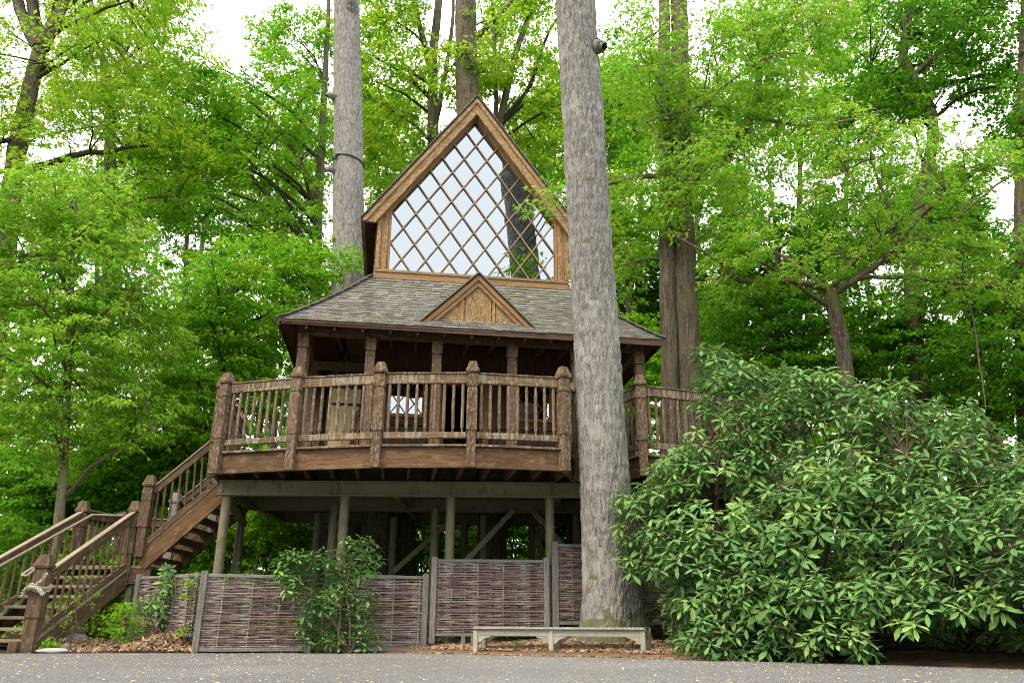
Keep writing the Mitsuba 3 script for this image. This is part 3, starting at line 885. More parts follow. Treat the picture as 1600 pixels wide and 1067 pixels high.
RL = part('deck_railing')
ring = [LEFT[1], LEFT[0]] + POSTS
for i, (a, c) in enumerate(zip(ring[:-1], ring[1:])):
    a, c = np.array(a), np.array(c)
    d = unit(c - a)
    L = np.linalg.norm(c - a)
    up3 = np.array([0, 0, 1])
    pa, pc = np.array([*(a + d * .09), 0]), np.array([*(c - d * .09), 0])
    outer = np.array([d[1], -d[0], 0])
    if i == 1:
        continue
    notch = i in (6, 7, 8)
    one(key(f'{RL}__top_rail'), 'rail_wood', pa + up3 * 4.565, pc + up3 * 4.565, 0.07, 0.17)
    one(key(f'{RL}__rail_cap'), 'rail_wood', pa + up3 * 4.665, pc + up3 * 4.665, 0.11, 0.026)
    one(key(f'{RL}__bottom_rail'), 'rail_wood', pa + up3 * 3.545, pc + up3 * 3.545, 0.07, 0.11)
    n = 9 if i in (2, 3, 4, 5) else max(2, int(round(L / 0.155)) - 1)
    for j in range(n):
        q = a + d * L * (j + 1) / (n + 1)
        baluster(key(f'{RL}__baluster'), [*q, 3.60], [*q, 4.49])
    # fascia board and the thin nosing on its top
    fo = outer * -0.02
    one(key(f'{DK}__fascia_board'), 'fascia_wood', np.array([*a, (FL + FB) / 2]) + fo, np.array([*c, (FL + FB) / 2]) + fo, 0.05, FL - FB)
    one(key(f'{DK}__nosing'), 'rail_wood', np.array([*(a + d * .02), FL + .02]) + outer * .02, np.array([*(c - d * .02), FL + .02]) + outer * .02, 0.10, 0.036)
for i, (x, y) in enumerate(ring):
    a = np.array(ring[max(i - 1, 0)])
    c = np.array(ring[min(i + 1, len(ring) - 1)])
    t = c - a
    n_ = unit([t[1], -t[0], 0]) * .035
    k = key(f'{RL}__post')
    post(k, x + n_[0], y + n_[1], math.atan2(t[1], t[0]))
# second face of the corner post where the stair arrives
one(part('corner_block'), 'post_wood', [-5.44, 14.40, 3.0], [-5.44, 14.40, 3.5], 0.12, 0.14, up=(0, 1, 0))

# steel frame under the deck
ST = part('steel_frame')
for y0, y1, z in ((14.92, 15.05, 2.83), (16.9, 17.3, 2.83), (19.0, 19.5, 2.83)):
    for zz, hh, ww in ((z, .22, .03), (z + .125, .025, .16), (z - .125, .025, .16)):
        one(key(f'{ST}__beam'), 'steel_paint', [-5.45, y0, zz], [5.2, y1, zz], ww, hh, bev=.003)
for xx, y0, y1 in ((-5.36, 14.98, 19.0), (-2.2, 15.1, 19.2), (0.9, 15.2, 19.3), (4.4, 15.2, 19.4)):
    for zz, hh, ww in ((2.83, .20, .03), (2.73, .02, .12)):
        one(key(f'{ST}__cross_beam'), 'steel_paint', [xx, y0 + .1, zz], [xx, y1, zz], ww, hh, bev=.003)
for x in (-5.30, -1.15, -3.2 + .0, 0.70, 3.2):
    if x == -3.2:
        continue
    for dx in (-.17, .17):
        MB().tube([[x + dx, 14.88, 2.685], [x + dx, 14.88, 2.655]], .02, 6).build(key(f'{ST}__bolt'), 'dark_metal')
for z in (2.78, 2.88):
    MB().tube([[-5.40, 14.90, z], [-5.40, 14.865, z]], .022, 8).build(key(f'{ST}__bolt'), 'bolt_metal')
one(key(f'{ST}__stiffener'), 'steel_paint', [-3.25, 14.92, 2.72], [-3.25, 14.92, 2.94], .02, .13, up=(0, 1, 0), bev=.002)
for x in (-1.15, .72):
    one(key(f'{ST}__stiffener'), 'steel_paint', [x, 14.94, 2.72], [x, 14.94, 2.94], .02, .13, up=(0, 1, 0), bev=.002)
sup = [(-5.31, 15.0, .088), (-3.10, 15.0, .088), (-1.13, 15.06, .085), (0.72, 15.08, .085), (2.9, 15.7, .085), (-5.66, 17.0, .085), (-3.55, 16.2, .085), (-1.55, 16.5, .085), (-4.15, 17.4, .07), (-2.6, 18.0, .08), (-0.6, 17.6, .08), (1.4, 17.5, .08), (-1.1, 19.2, .09), (0.5, 19.3, .09), (2.9, 18.0, .08), (-3.0, 19.3, .09)]
for x, y, rr_ in sup:
    MB().tube([[x, y, float(ground_z(x, y)) - .2], [x, y, 2.70]], rr_, 20, False).build(part('support_post'), 'steel_paint', 60)
for a, c in (((-1.05, 16.6, 1.5), (0.05, 16.6, 2.68)), ((1.6, 16.8, 1.4), (0.45, 16.8, 2.68)), ((1.55, 18.2, 1.2), (0.6, 18.0, 2.5)), ((-2.5, 17.6, 1.5), (-1.3, 17.6, 2.6)), ((2.8, 16.9, 1.7), (3.9, 16.9, 2.65)), ((-3.35, 17.2, .9), (-3.62, 17.2, 2.55)), ((-.2, 19, 1.1), (-.55, 19, 2.6)), ((.9, 18.9, .8), (.6, 18.9, 2.6)), ((-5.55, 16.9, 2.4), (-5.34, 15.1, 2.66))):
    one(part('diagonal_brace'), 'steel_paint', a, c, .11, .11)

# ------------------------------------------------------------------ stairs
SR = thing('staircase', 'brown wooden staircase with two flights rising to the deck on the left', 'staircase')


def sp(name):
    return key(f'{SR}__{name}')


def newel(x, y, z0, z1, w=.088, rot=0.0, m_='stair_wood'):
    h = z1 - z0
    MB().loft([x, y, 0], [(z0, w * .9), (z1 - .98, w * .9), (z1 - .96, w * 1.08), (z1 - .52, w * 1.05), (z1 - .51, w * .92), (z1 - .49, w * .92), (z1 - .48, w * 1.05), (z1 - .24, w), (z1 - .235, w * .9), (z1 - .215, w * .9), (z1 - .205, w * 1.22),
                          (z1 - .165, w * 1.28), (z1 - .15, w * 1.15), (z1, w * .68)], rot=rot).build(sp('newel_post'), m_)


def flight_rail(a, c, low0, low1, n, cap=True):
    """top rail from a to c, balusters down to the line low0-low1"""
    a, c, low0, low1 = (np.asarray(t, float) for t in (a, c, low0, low1))
    one(sp('handrail'), 'stair_wood', a, c, .065, .15)
    if cap:
        one(sp('rail_cap'), 'tread_wood', a + [0, 0, .085], c + [0, 0, .085], .11, .028)
    one(sp('bottom_rail'), 'stair_wood', low0, low1, .06, .09)
    for j in range(n):
        t = (j + .7) / (n + .4)
        baluster(sp('baluster'), low0 + (low1 - low0) * t, a + (c - a) * t - [0, 0, .05], 'stair_wood', .023)


# lower flight: right side from the front newel back to the landing, left side a stair's width to the left
R0, R1 = np.array([-7.50, 13.30, 0]), np.array([-7.06, 15.25, 0])
L0, L1 = np.array([-8.75, 13.45, 0]), np.array([-8.22, 15.55, 0])
newel(-7.50, 13.28, -.05, 1.48, .10, .1)
newel(-7.08, 15.22, 1.10, 2.62, .09, .1)
newel(-8.80, 13.42, -.05, 1.50, .10, .1)
newel(-8.24, 15.55, 1.10, 2.66, .09, .1)
e = np.array([0, 0, 1.0])
flight_rail(R0 + e * 1.13 + [0.01, .08, 0], R1 + e * 2.36 - [0, .06, 0], R0 + e * .30 + [.01, .08, 0], R1 + e * 1.50, 12)
flight_rail(L0 + e * 1.15 + [0.01, .08, 0], L1 + e * 2.38 - [0, .06, 0], L0 + e * .30, L1 + e * 1.50, 12)
# stringers
for a, c in ((R0, R1), (L0, L1)):
    one(sp('stringer'), 'stair_wood', a + e * -.02 + [.03, 0, 0], c + e * 1.27 + [.03, .05, 0], .06, .30)
    one(sp('stringer_cap'), 'tread_wood', a + e * .155 + [.03, 0, 0], c + e * 1.445 + [.03, .05, 0], .09, .03)
nt = 8
for j in range(nt):
    t = (j + .15) / nt
    z = 0.17 + 1.22 * j / (nt - 1)
    a, c = L0 + (L1 - L0) * t, R0 + (R1 - R0) * t
    one(sp('tread'), 'tread_wood', a + e * z, c + e * z - [.03, 0, 0], .29, .05, bev=.008)
# the pale pipe rail at mid width
ha, hc = np.array([-8.45, 13.2, 1.12]), np.array([-7.95, 15.35, 2.38])
MB().tube([ha - [.12, .5, .3], ha, hc, hc + [.55, .1, .0]], .024, 8).build(sp('pipe_rail'), 'tread_wood', 50)
# landing
one(sp('landing_deck'), 'tread_wood', [-8.3, 15.95, 1.42], [-6.7, 15.95, 1.42], 1.5, .05)
one(sp('landing_beam'), 'stair_wood', [-7.15, 15.22, 1.25], [-6.62, 15.22, 1.25], .06, .26)
one(sp('landing_beam'), 'steel_paint', [-8.3, 15.4, 1.13], [-6.75, 15.32, 1.13], .12, .16)
flight_rail([-8.22, 15.6, 2.42], [-8.0, 16.65, 2.42], [-8.22, 15.6, 1.55], [-8.0, 16.65, 1.55], 7)
flight_rail([-8.0, 16.7, 2.42], [-6.7, 16.7, 2.36], [-8.0, 16.7, 1.55], [-6.7, 16.7, 1.55], 8)
newel(-8.0, 16.72, 1.1, 2.62, .085)
# upper flight to the deck
newel(-6.86, 15.18, 1.60, 3.10, .088, 0)
newel(-6.92, 16.62, 1.3, 3.0, .088, 0, 'grey_wood')
newel(-6.1, 16.62, 2.2, 3.75, .08, 0, 'grey_wood')
for y, mm in ((15.2, 'fascia_wood'), (16.6, 'stair_wood')):
    one(sp('stringer'), mm, [-6.85, y, 1.50], [-5.42, y, 2.88], .06, .36)
    one(sp('stringer_cap'), 'stair_wood', [-6.85, y, 1.71], [-5.5, y, 3.02], .08, .03)
    flight_rail([-6.78, y, 2.80], [-5.62, y, 3.88], [-6.78, y, 1.86], [-5.52, y, 3.06], 9)
for j in range(8):
    t = (j + .4) / 8
    one(sp('tread'), 'stair_wood', [-6.8 + 1.42 * t, 15.2, 1.52 + 1.5 * t], [-6.8 + 1.42 * t, 16.6, 1.52 + 1.5 * t], .27, .045)
    if j % 2 == 0:
        one(sp('riser'), 'house_wood', [-6.68 + 1.42 * t, 15.25, 1.45 + 1.5 * t], [-6.68 + 1.42 * t, 16.55, 1.45 + 1.5 * t], .02, .1)
# steel legs on concrete feet under the stair
for x, y, z1, in ((-7.0, 15.3, 1.06), (-7.42, 14.55, .5), (-8.1, 15.5, 1.06)):
    z0 = float(ground_z(x, y))
    MB().tube([[x, y, z0 + .05], [x, y, z1]], .065, 14, False).build(sp('leg'), 'steel_paint', 60)
    one(sp('foot_plate'), 'steel_paint', [x - .13, y, z0 + .17], [x + .13, y, z0 + .17], .22, .02)
    k = sp('concrete_foot')
    MB().loft([x, y, 0], [(z0 - .2, .17), (z0 + .09, .15), (z0 + .12, .10), (z0 + .16, .09)], sides=8).build(k, 'concrete')
for dx, dz in ((.16, .13), (.22, .16)):
    MB().tube([[-7.44 + dx * .23 + .02, 13.28 + dx, dz], [-7.40 + dx * .23 + .03, 13.27 + dx, dz]], .025, 8).build(sp('bolt'), 'bolt_metal')
one(sp('toe_block'), 'stair_wood', [-7.66, 13.16, -.03], [-7.66, 13.16, .17], .14, .10, up=(0, 1, 0))

# the rope tied round the front newel
RP = thing('knotted_rope', 'off white rope knotted round the front newel post of the lower stair flight', 'rope')
b = MB()
c0 = np.array([-7.50, 13.28, .93])


def strand(pts, rad):
    """three twisted yarns laid along the points"""
    pts = np.asarray(pts, float)
    d = np.concatenate([[0], np.cumsum(np.linalg.norm(np.diff(pts, axis=0), axis=1))])
    m = max(8, int(d[-1] / .012))
    q = np.stack([np.interp(np.linspace(0, d[-1], m), d, pts[:, i]) for i in range(3)], 1)
    t = np.gradient(q, axis=0)
    t /= np.linalg.norm(t, axis=1, keepdims=True) + 1e-9
    a = np.cross(t, [.3, .2, .93])
    a /= np.linalg.norm(a, axis=1, keepdims=True) + 1e-9
    c = np.cross(t, a)
    for k3 in range(3):
        ph = np.linspace(0, d[-1], m) / (rad * 5) * 6.28 / 1.6 + k3 * 2.094
        b.tube(q + rad * .52 * (a * np.cos(ph)[:, None] + c * np.sin(ph)[:, None]), rad * .58, 6)


for hz, ph in ((0.0, 0.0), (.055, .4)):
    an = np.linspace(0, 2 * np.pi, 25)
    strand([c0 + [.145 * math.cos(t + ph), .145 * math.sin(t + ph), hz + .03 * math.sin(t * 2 + ph)] for t in an], .026)
s_ = np.linspace(0, 1, 10)
strand([c0 + [-.15 + .20 * t, -.165 - .02 * math.sin(t * 3.1), -.02 + .09 * t + .03 * math.sin(t * 5)] for t in s_], .028)
strand([c0 + [.02 + .15 * t, -.17, .05 + .19 * t + .012 * math.sin(9 * t)] for t in s_], .027)
strand([c0 + [.0 + .17 * t, -.18, .04 - .12 * t * t] for t in s_], .034)
strand([c0 + [-.14 - .04 * t, -.14, .02 - .13 * t] for t in s_], .026)
b.build(RP, 'rope', True)
TG = thing('hanging_tag', 'small pale wooden frame tag hanging left of the rope on the newel', 'tag')
b = MB()
for pa, pb in (((-.27, 1.16), (-.10, 1.28)), ((-.10, 1.28), (-.08, 1.24)), ((-.08, 1.24), (-.18, 1.15)), ((-.18, 1.15), (-.27, 1.16))):
    b.box([-7.50 + pa[0], 13.16, pa[1]], [-7.50 + pb[0], 13.16, pb[1]], .03, .022, up=(0, 1, 0), bev=.003)
b.build(TG, 'rope')

# ------------------------------------------------------------------ woven fence panels
def wattle(label, a, c, z0, z1, posts=(True, True), legs=False, rods=44, dark=False, seed=1, zt=None):
    k = thing('woven_fence_panel', label, 'fence panel', 'woven willow fence panels below the deck')
    rr = np.random.default_rng(seed)
    a, c = np.array([*a, 0.0]), np.array([*c, 0.0])
    d = unit(c - a)
    L = np.linalg.norm(c - a)
    nrm = np.array([d[1], -d[0], 0])
    zt = zt or z1 + .04
    for (p, on) in ((a, posts[0]), (c, posts[1])):
        if on:
            s = 1 if p is a else -1
            one(key(f'{k}__post'), 'grey_wood', p + d * s * .05 + [0, 0, z0 - .1], p + d * s * .05 + [0, 0, zt], .10, .09, up=nrm)
    for z, h in ((z1 - .025, .055), (z0 + .05, .06)):
        one(key(f'{k}__frame_rail'), 'grey_wood' if not legs else 'grey_wood', a + d * .105 + [0, 0, z], c - d * .105 + [0, 0, z], .06, h)
    if legs:
        for t in (.28, .36, .93):
            q = a + d * L * t
            one(key(f'{k}__leg'), 'grey_wood', q + [0, 0, float(ground_z(q[0], q[1])) - .1], q + [0, 0, z0 + .02], .07, .06, up=nrm)
    xs = np.arange(.14, L - .10, .23)
    for s_ in xs:
        MB().tube([a + d * s_ + [0, 0, z0 + .06], a + d * s_ + [0, 0, z1 - .04]], .011, 6, False).build(key(f'{k}__stake'), 'rod_bark', True)
    zr = np.linspace(z0 + .10, z1 - .07, rods)
    m = int(L / .058)
    x = np.linspace(.10, L - .10, m)
    for j, z in enumerate(zr):
        ph = (j % 2) * math.pi
        wob = np.interp(x, np.linspace(0, L, 8), rr.normal(0, .004, 8))
        off = .016 * np.cos(2 * math.pi * (x - .2) / .46) * (1 if j % 5 else -.6) + .003 * math.cos(ph)
        thick = rr.uniform(.0088, .0118) * (1 if j % 3 else 1.15) * (z1 - z0) / rods / .0265
        pts = a + d * x[:, None] + nrm * off[:, None] + np.array([0, 0, 1.0]) * (z + wob)[:, None]
        MB().tube(pts, np.linspace(thick * 1.1, thick * .8, m) if j % 2 else np.linspace(thick * .8, thick * 1.1, m), 6, False).build(key(f'{k}__rod'), 'rod_bark', True)
    return k


wattle('low woven rod fence panel at the far left beside the stair leg', (-6.76, 15.05), (-6.06, 14.62), .16, 1.24, seed=1, rods=36)
wattle('brown woven rod panel behind the dry leaf heap', (-6.04, 14.60), (-5.12, 13.80), .22, 1.24, (True, False), seed=2, rods=35)
wattle('woven rod fence panel between the dry leaf heap and the small rhododendron', (-5.10, 13.66), (-3.32, 14.22), .0, 1.22, (True, True), seed=3, rods=42)
wattle('woven rod panel half hidden behind the small rhododendron', (-3.28, 14.24), (-1.47, 14.82), .0, 1.26, (False, True), seed=4, rods=42)
wattle('raised woven rod panel on short legs directly behind the left half of the bench', (-1.42, 14.82), (0.69, 14.90), .24, 1.56, legs=True, seed=5, rods=42)
wattle('tallest dark woven rod panel behind the big grey trunk', (0.75, 14.82), (2.94, 15.38), .44, 1.84, seed=6, rods=40)
wattle('dark woven rod panel hidden by the large rhododendron', (2.97, 15.4), (5.0, 16.0), .44, 1.86, seed=7, rods=36)

# ------------------------------------------------------------------ bench
BN = thing('bench', 'long backless weathered pale wooden bench on the wood chips', 'bench')
ba, bc = np.array([-0.60, 13.72, 0]), np.array([2.02, 12.70, 0])
bd = unit(bc - ba)
bn = np.array([-bd[1], bd[0], 0])
BL = np.linalg.norm(bc - ba)


def BP(s, w, z):
    return ba + bd * s + bn * w + np.array([0, 0, z])


DEP = .40
for w in (0.015, DEP - .015):
    one(key(f'{BN}__apron'), 'bench_wood', BP(.06, w, .335), BP(BL - .06, w, .335), .03, .10)
for s in np.arange(.03, BL, .062):
    one(key(f'{BN}__slat'), 'bench_wood', BP(s, -.025, .412), BP(s, DEP + .025, .412), .045, .022, bev=.003)
one(key(f'{BN}__seat_edge'), 'bench_wood', BP(0, -.02, .397), BP(BL, -.02, .397), .05, .022)
one(key(f'{BN}__seat_edge'), 'bench_wood', BP(0, DEP + .02, .397), BP(BL, DEP + .02, .397), .05, .022)
for s in (.04, BL * .47, BL - .04):
    for w in (.02, DEP - .02):
        q = BP(s, w, 0)
        one(key(f'{BN}__leg'), 'bench_wood', [q[0], q[1], -.06], [q[0], q[1], .385], .075, .07, up=bn)
    one(key(f'{BN}__cross_rail'), 'bench_wood', BP(s, .05, .33), BP(s, DEP - .05, .33), .04, .09)
for s, dr_ in ((.04, 1), (BL * .47, -1), (BL * .47, 1), (BL - .04, -1)):
    an = np.linspace(0, math.pi / 2, 6)
    prof = [(0, 0), (.22, 0)] + [(.04 + .18 * (1 - math.sin(t)) * 1.0, -.085 * (1 - math.cos(t)) - .0) for t in an[1:]] + [(0.0, -.10)]
    prof = [(0, 0), (.22, 0), (.20, -.018), (.13, -.035), (.085, -.06), (.05, -.095), (0, -.10)]
    for w in (.005, DEP - .03):
        MB().prism(Polygon([(dr_ * x, z) for x, z in prof]).buffer(0), lambda q: np.array([BP(s + dr_ * .0375 + x, w + y, .286 + z) for x, z, y in q]), .025).build(key(f'{BN}__corner_bracket'), 'bench_wood')

# stones and the slab by the stair foot
import meshkit
for nm, lb, x, y, sx, sy, sz, m_ in (('stone', 'grey rounded stone at the road edge under the lower stair', -6.75 - .75, 14.0 - .15, .19, .15, .13, 'rock'),
                                     ('stepping_stone', 'flat pale slab at the foot of the stair stringer', -7.15 + .0, 13.35, .26, .16, .05, 'concrete'),
                                     ('small_stone', 'small flat pale stone left of the landing leg', -6.75 - .4, 13.75, .10, .08, .06, 'concrete')):
    s_ = trimesh.creation.icosphere(subdivisions=3)
    v = np.array(s_.vertices)
    v = v * (1 + .35 * (meshkit.fbm(v * 1.6 + x, 3, 4)[:, None] - .5))
    k = thing(nm, lb, 'stone')
    scene[k] = mikit.ply((v * [sx, sy, sz] + [x, y, float(max(ground_z(x, y), 0)) + sz * .3], s_.faces), m_, True)
# ------------------------------------------------------------------ foliage
MAPLE_V = np.array([[0, 0, 0], [0, 1.0, -.16], [-.56, .58, -.12], [.56, .58, -.12], [-.20, .42, .05], [.20, .42, .05]])
MAPLE_F = np.array([[0, 5, 1], [0, 1, 4], [0, 3, 5], [0, 4, 2]])
OVAL_V = np.array([[0, 0, 0], [-.24, .42, .06], [.24, .42, .06], [0, 1.0, -.14]])
OVAL_F = np.array([[0, 2, 3], [0, 3, 1]])


def leaves(base, xdir, nrm, size, col, tv=MAPLE_V, tf=MAPLE_F):
    """one leaf at each base point, its tip along xdir, its face along nrm"""
    y = xdir / (np.linalg.norm(xdir, axis=1, keepdims=True) + 1e-9)
    z = nrm - (nrm * y).sum(1, keepdims=True) * y
    z /= np.linalg.norm(z, axis=1, keepdims=True) + 1e-9
    x = np.cross(y, z)
    n, m = len(base), len(tv)
    V = base[:, None] + size[:, None, None] * (tv[None, :, 0:1] * x[:, None] + tv[None, :, 1:2] * y[:, None] + tv[None, :, 2:3] * z[:, None])
    F = tf[None] + m * np.arange(n)[:, None, None]
    return V.reshape(-1, 3), F.reshape(-1, 3), np.repeat(col, m, 0)


def spray_leaves(centres, outward, rr, per, length, width, size, cols, droop=0.25, tilt=0.35, tv=MAPLE_V, tf=MAPLE_F):
    """flat layered sprays: leaves in pairs along a twig that points outward"""
    n = len(centres)
    o = outward.copy()
    o[:, 2] = rr.normal(-.05, .18, n)
    o /= np.linalg.norm(o, axis=1, keepdims=True)
    side = np.cross(o, [0, 0, 1.0])
    side /= np.linalg.norm(side, axis=1, keepdims=True) + 1e-9
    up = np.cross(side, o)
    roll = rr.normal(0, .25, n)[:, None]
    s2, u2 = side * np.cos(roll) + up * np.sin(roll), up * np.cos(roll) - side * np.sin(roll)
    t = rr.uniform(-.6, .6, (n, per, 1)) * length
    w = rr.normal(0, .5, (n, per, 1)) * width * (1 - .5 * np.abs(t) / length)
    b = centres[:, None] + o[:, None] * t + s2[:, None] * w + u2[:, None] * rr.normal(0, .05 * length + .02, (n, per, 1)) - np.array([0, 0, 1.0]) * (droop * w * w / max(width, .1))
    d = o[:, None] * rr.uniform(.1, 1.1, (n, per, 1)) + s2[:, None] * (np.sign(w) * rr.uniform(.2, 1.0, (n, per, 1))) + np.array([0, 0, -1.0]) * rr.uniform(0.0, .75, (n, per, 1))
    nn = u2[:, None] + rr.normal(0, tilt, (n, per, 3))
    base_col = cols[rr.integers(0, len(cols), n)]
    c = base_col[:, None] * rr.uniform(.78, 1.22, (n, per, 1)) * rr.uniform(.93, 1.07, (n, per, 3))
    sz = size * rr.uniform(.6, 1.2, (n, per))
    return leaves(b.reshape(-1, 3), d.reshape(-1, 3), nn.reshape(-1, 3), sz.reshape(-1), c.reshape(-1, 3), tv, tf)


def bend(p0, p1, rr, n=7, lift=0.25, wander=0.05):
    """a branch from p0 to p1 that leaves steeply and levels out"""
    t = np.linspace(0, 1, n)[:, None]
    L = np.linalg.norm(p1 - p0)
    mid = p0 + (p1 - p0) * .45 + np.array([0, 0, lift * L])
    p = (1 - t) ** 2 * p0 + 2 * t * (1 - t) * mid + t * t * p1
    w = np.cumsum(rr.normal(0, wander * L / n, (n, 3)), 0)
    w -= w[0] + (w[-1] - w[0]) * t
    return p + w


class Tubes:
    def __init__(self):
        self.v, self.f, self.uv, self.n = [], [], [], 0

    def add(self, pts, radii, sides):
        v, f, uv = tube_arrays(pts, radii, sides)
        self.v.append(v), self.f.append(f + self.n), self.uv.append(uv)
        self.n += len(v)

    def build(self, k, bsdf):
        if self.v:
            scene[k] = mikit.ply((np.vstack(self.v), np.vstack(self.f)), bsdf, True, uv=np.vstack(self.uv))


def trunk_mesh(pts, radii, sides, step, amp, rr, flare_=0.0, ridges=26, fine=None, run=1.5):
    """a trunk whose bark stands in wavering vertical ridges, with a root flare"""
    pts, radii = np.asarray(pts, float), np.asarray(radii, float)
    d = np.concatenate([[0], np.cumsum(np.linalg.norm(np.diff(pts, axis=0), axis=1))])
    s = np.arange(0, d[-1], step)
    if fine is not None:
        s = np.concatenate([s[s < fine], np.arange(fine, d[-1], .25)])
    P = np.stack([np.interp(s, d, pts[:, k]) for k in range(3)], 1)
    if len(pts) > 2:
        kern = max(3, int(.6 / step) | 1) if fine is None else 1
        pad = np.pad(P, ((kern // 2, kern // 2), (0, 0)), mode='reflect', reflect_type='odd')
        P = np.stack([np.convolve(pad[:, k], np.ones(kern) / kern, 'valid') for k in range(3)], 1)
    R = np.interp(s, d, radii)
    v, f, uv = tube_arrays(P, R, sides)
    ang = np.tile(np.arange(sides + 1) * 2 * np.pi / sides, len(P))
    ss = np.repeat(s, sides + 1)
    c = np.repeat(P, sides + 1, 0)
    rad = v - c
    rn = rad / np.linalg.norm(rad, axis=1, keepdims=True)
    ca, sa = np.cos(ang), np.sin(ang)
    seed = int(rr.integers(0, 9999))
    q = np.stack([ca * ridges / 6.28, sa * ridges / 6.28, ss * run], 1)
    warp = meshkit.noise(np.stack([ca * 3, sa * 3, ss * 2.2], 1), seed) - .5
    q[:, :2] += np.stack([-sa, ca], 1) * (1.4 * warp)[:, None]
    b = np.abs(meshkit.noise(q, seed + 1) - .5) * 2 + .5 * np.abs(meshkit.noise(q * [2.1, 2.1, 1.8], seed + 2) - .5)
    big = meshkit.fbm(np.stack([ca * 1.3, sa * 1.3, ss * .5], 1), 2, seed + 5) - .5
    off = amp * (b - .5) + .10 * np.repeat(R, sides + 1) * big
    if flare_:
        off = off + flare_ * np.exp(-ss / .5) * (1 + .5 * np.cos(5 * ang + 1.0) + .3 * np.cos(3 * ang))
    return v + rn * off[:, None], f, uv


def crown_points(blobs, n, rr, layer=0.0, gap=0.45, gscale=0.6):
    """points through a few ellipsoids, with gaps, gathered in loose layers"""
    out = []
    vol = np.array([b[3] * b[4] * b[5] for b in blobs], float) ** .8
    for b, share in zip(blobs, vol / vol.sum()):
        m = int(n * share * 3)
        p = rr.normal(0, 1, (m, 3))
        p /= np.linalg.norm(p, axis=1, keepdims=True)
        p *= rr.uniform(.12, 1, (m, 1)) ** .42
        p = p * b[3:6] + b[0:3]
        g = meshkit.fbm(p * gscale, 2, 31)
        p = p[g > gap - .12 * rr.uniform(0, 1, m)][:int(n * share)]
        out.append(p)
    p = np.vstack(out)
    if layer:
        h = layer * (1 + .0 * p[:, 2])
        zz = p[:, 2] + .22 * np.hypot(p[:, 0] - p[:, 0].mean(), p[:, 1] - p[:, 1].mean())
        p[:, 2] += (np.round(zz / h) * h - zz) * .75
    return p


PAL = {
    'lime': np.array([[.37, .56, .04], [.31, .53, .035], [.42, .58, .055], [.27, .49, .035]]),
    'bright': np.array([[.22, .49, .03], [.27, .53, .035], [.17, .43, .026], [.33, .54, .04]]),
    'mid': np.array([[.125, .34, .026], [.165, .39, .03], [.095, .28, .022], [.21, .43, .034]]),
    'fresh': np.array([[.28, .53, .05], [.33, .56, .055], [.23, .48, .042], [.38, .57, .075]]),
    'dark': np.array([[.045, .13, .02], [.06, .16, .022], [.035, .11, .02]]),
}


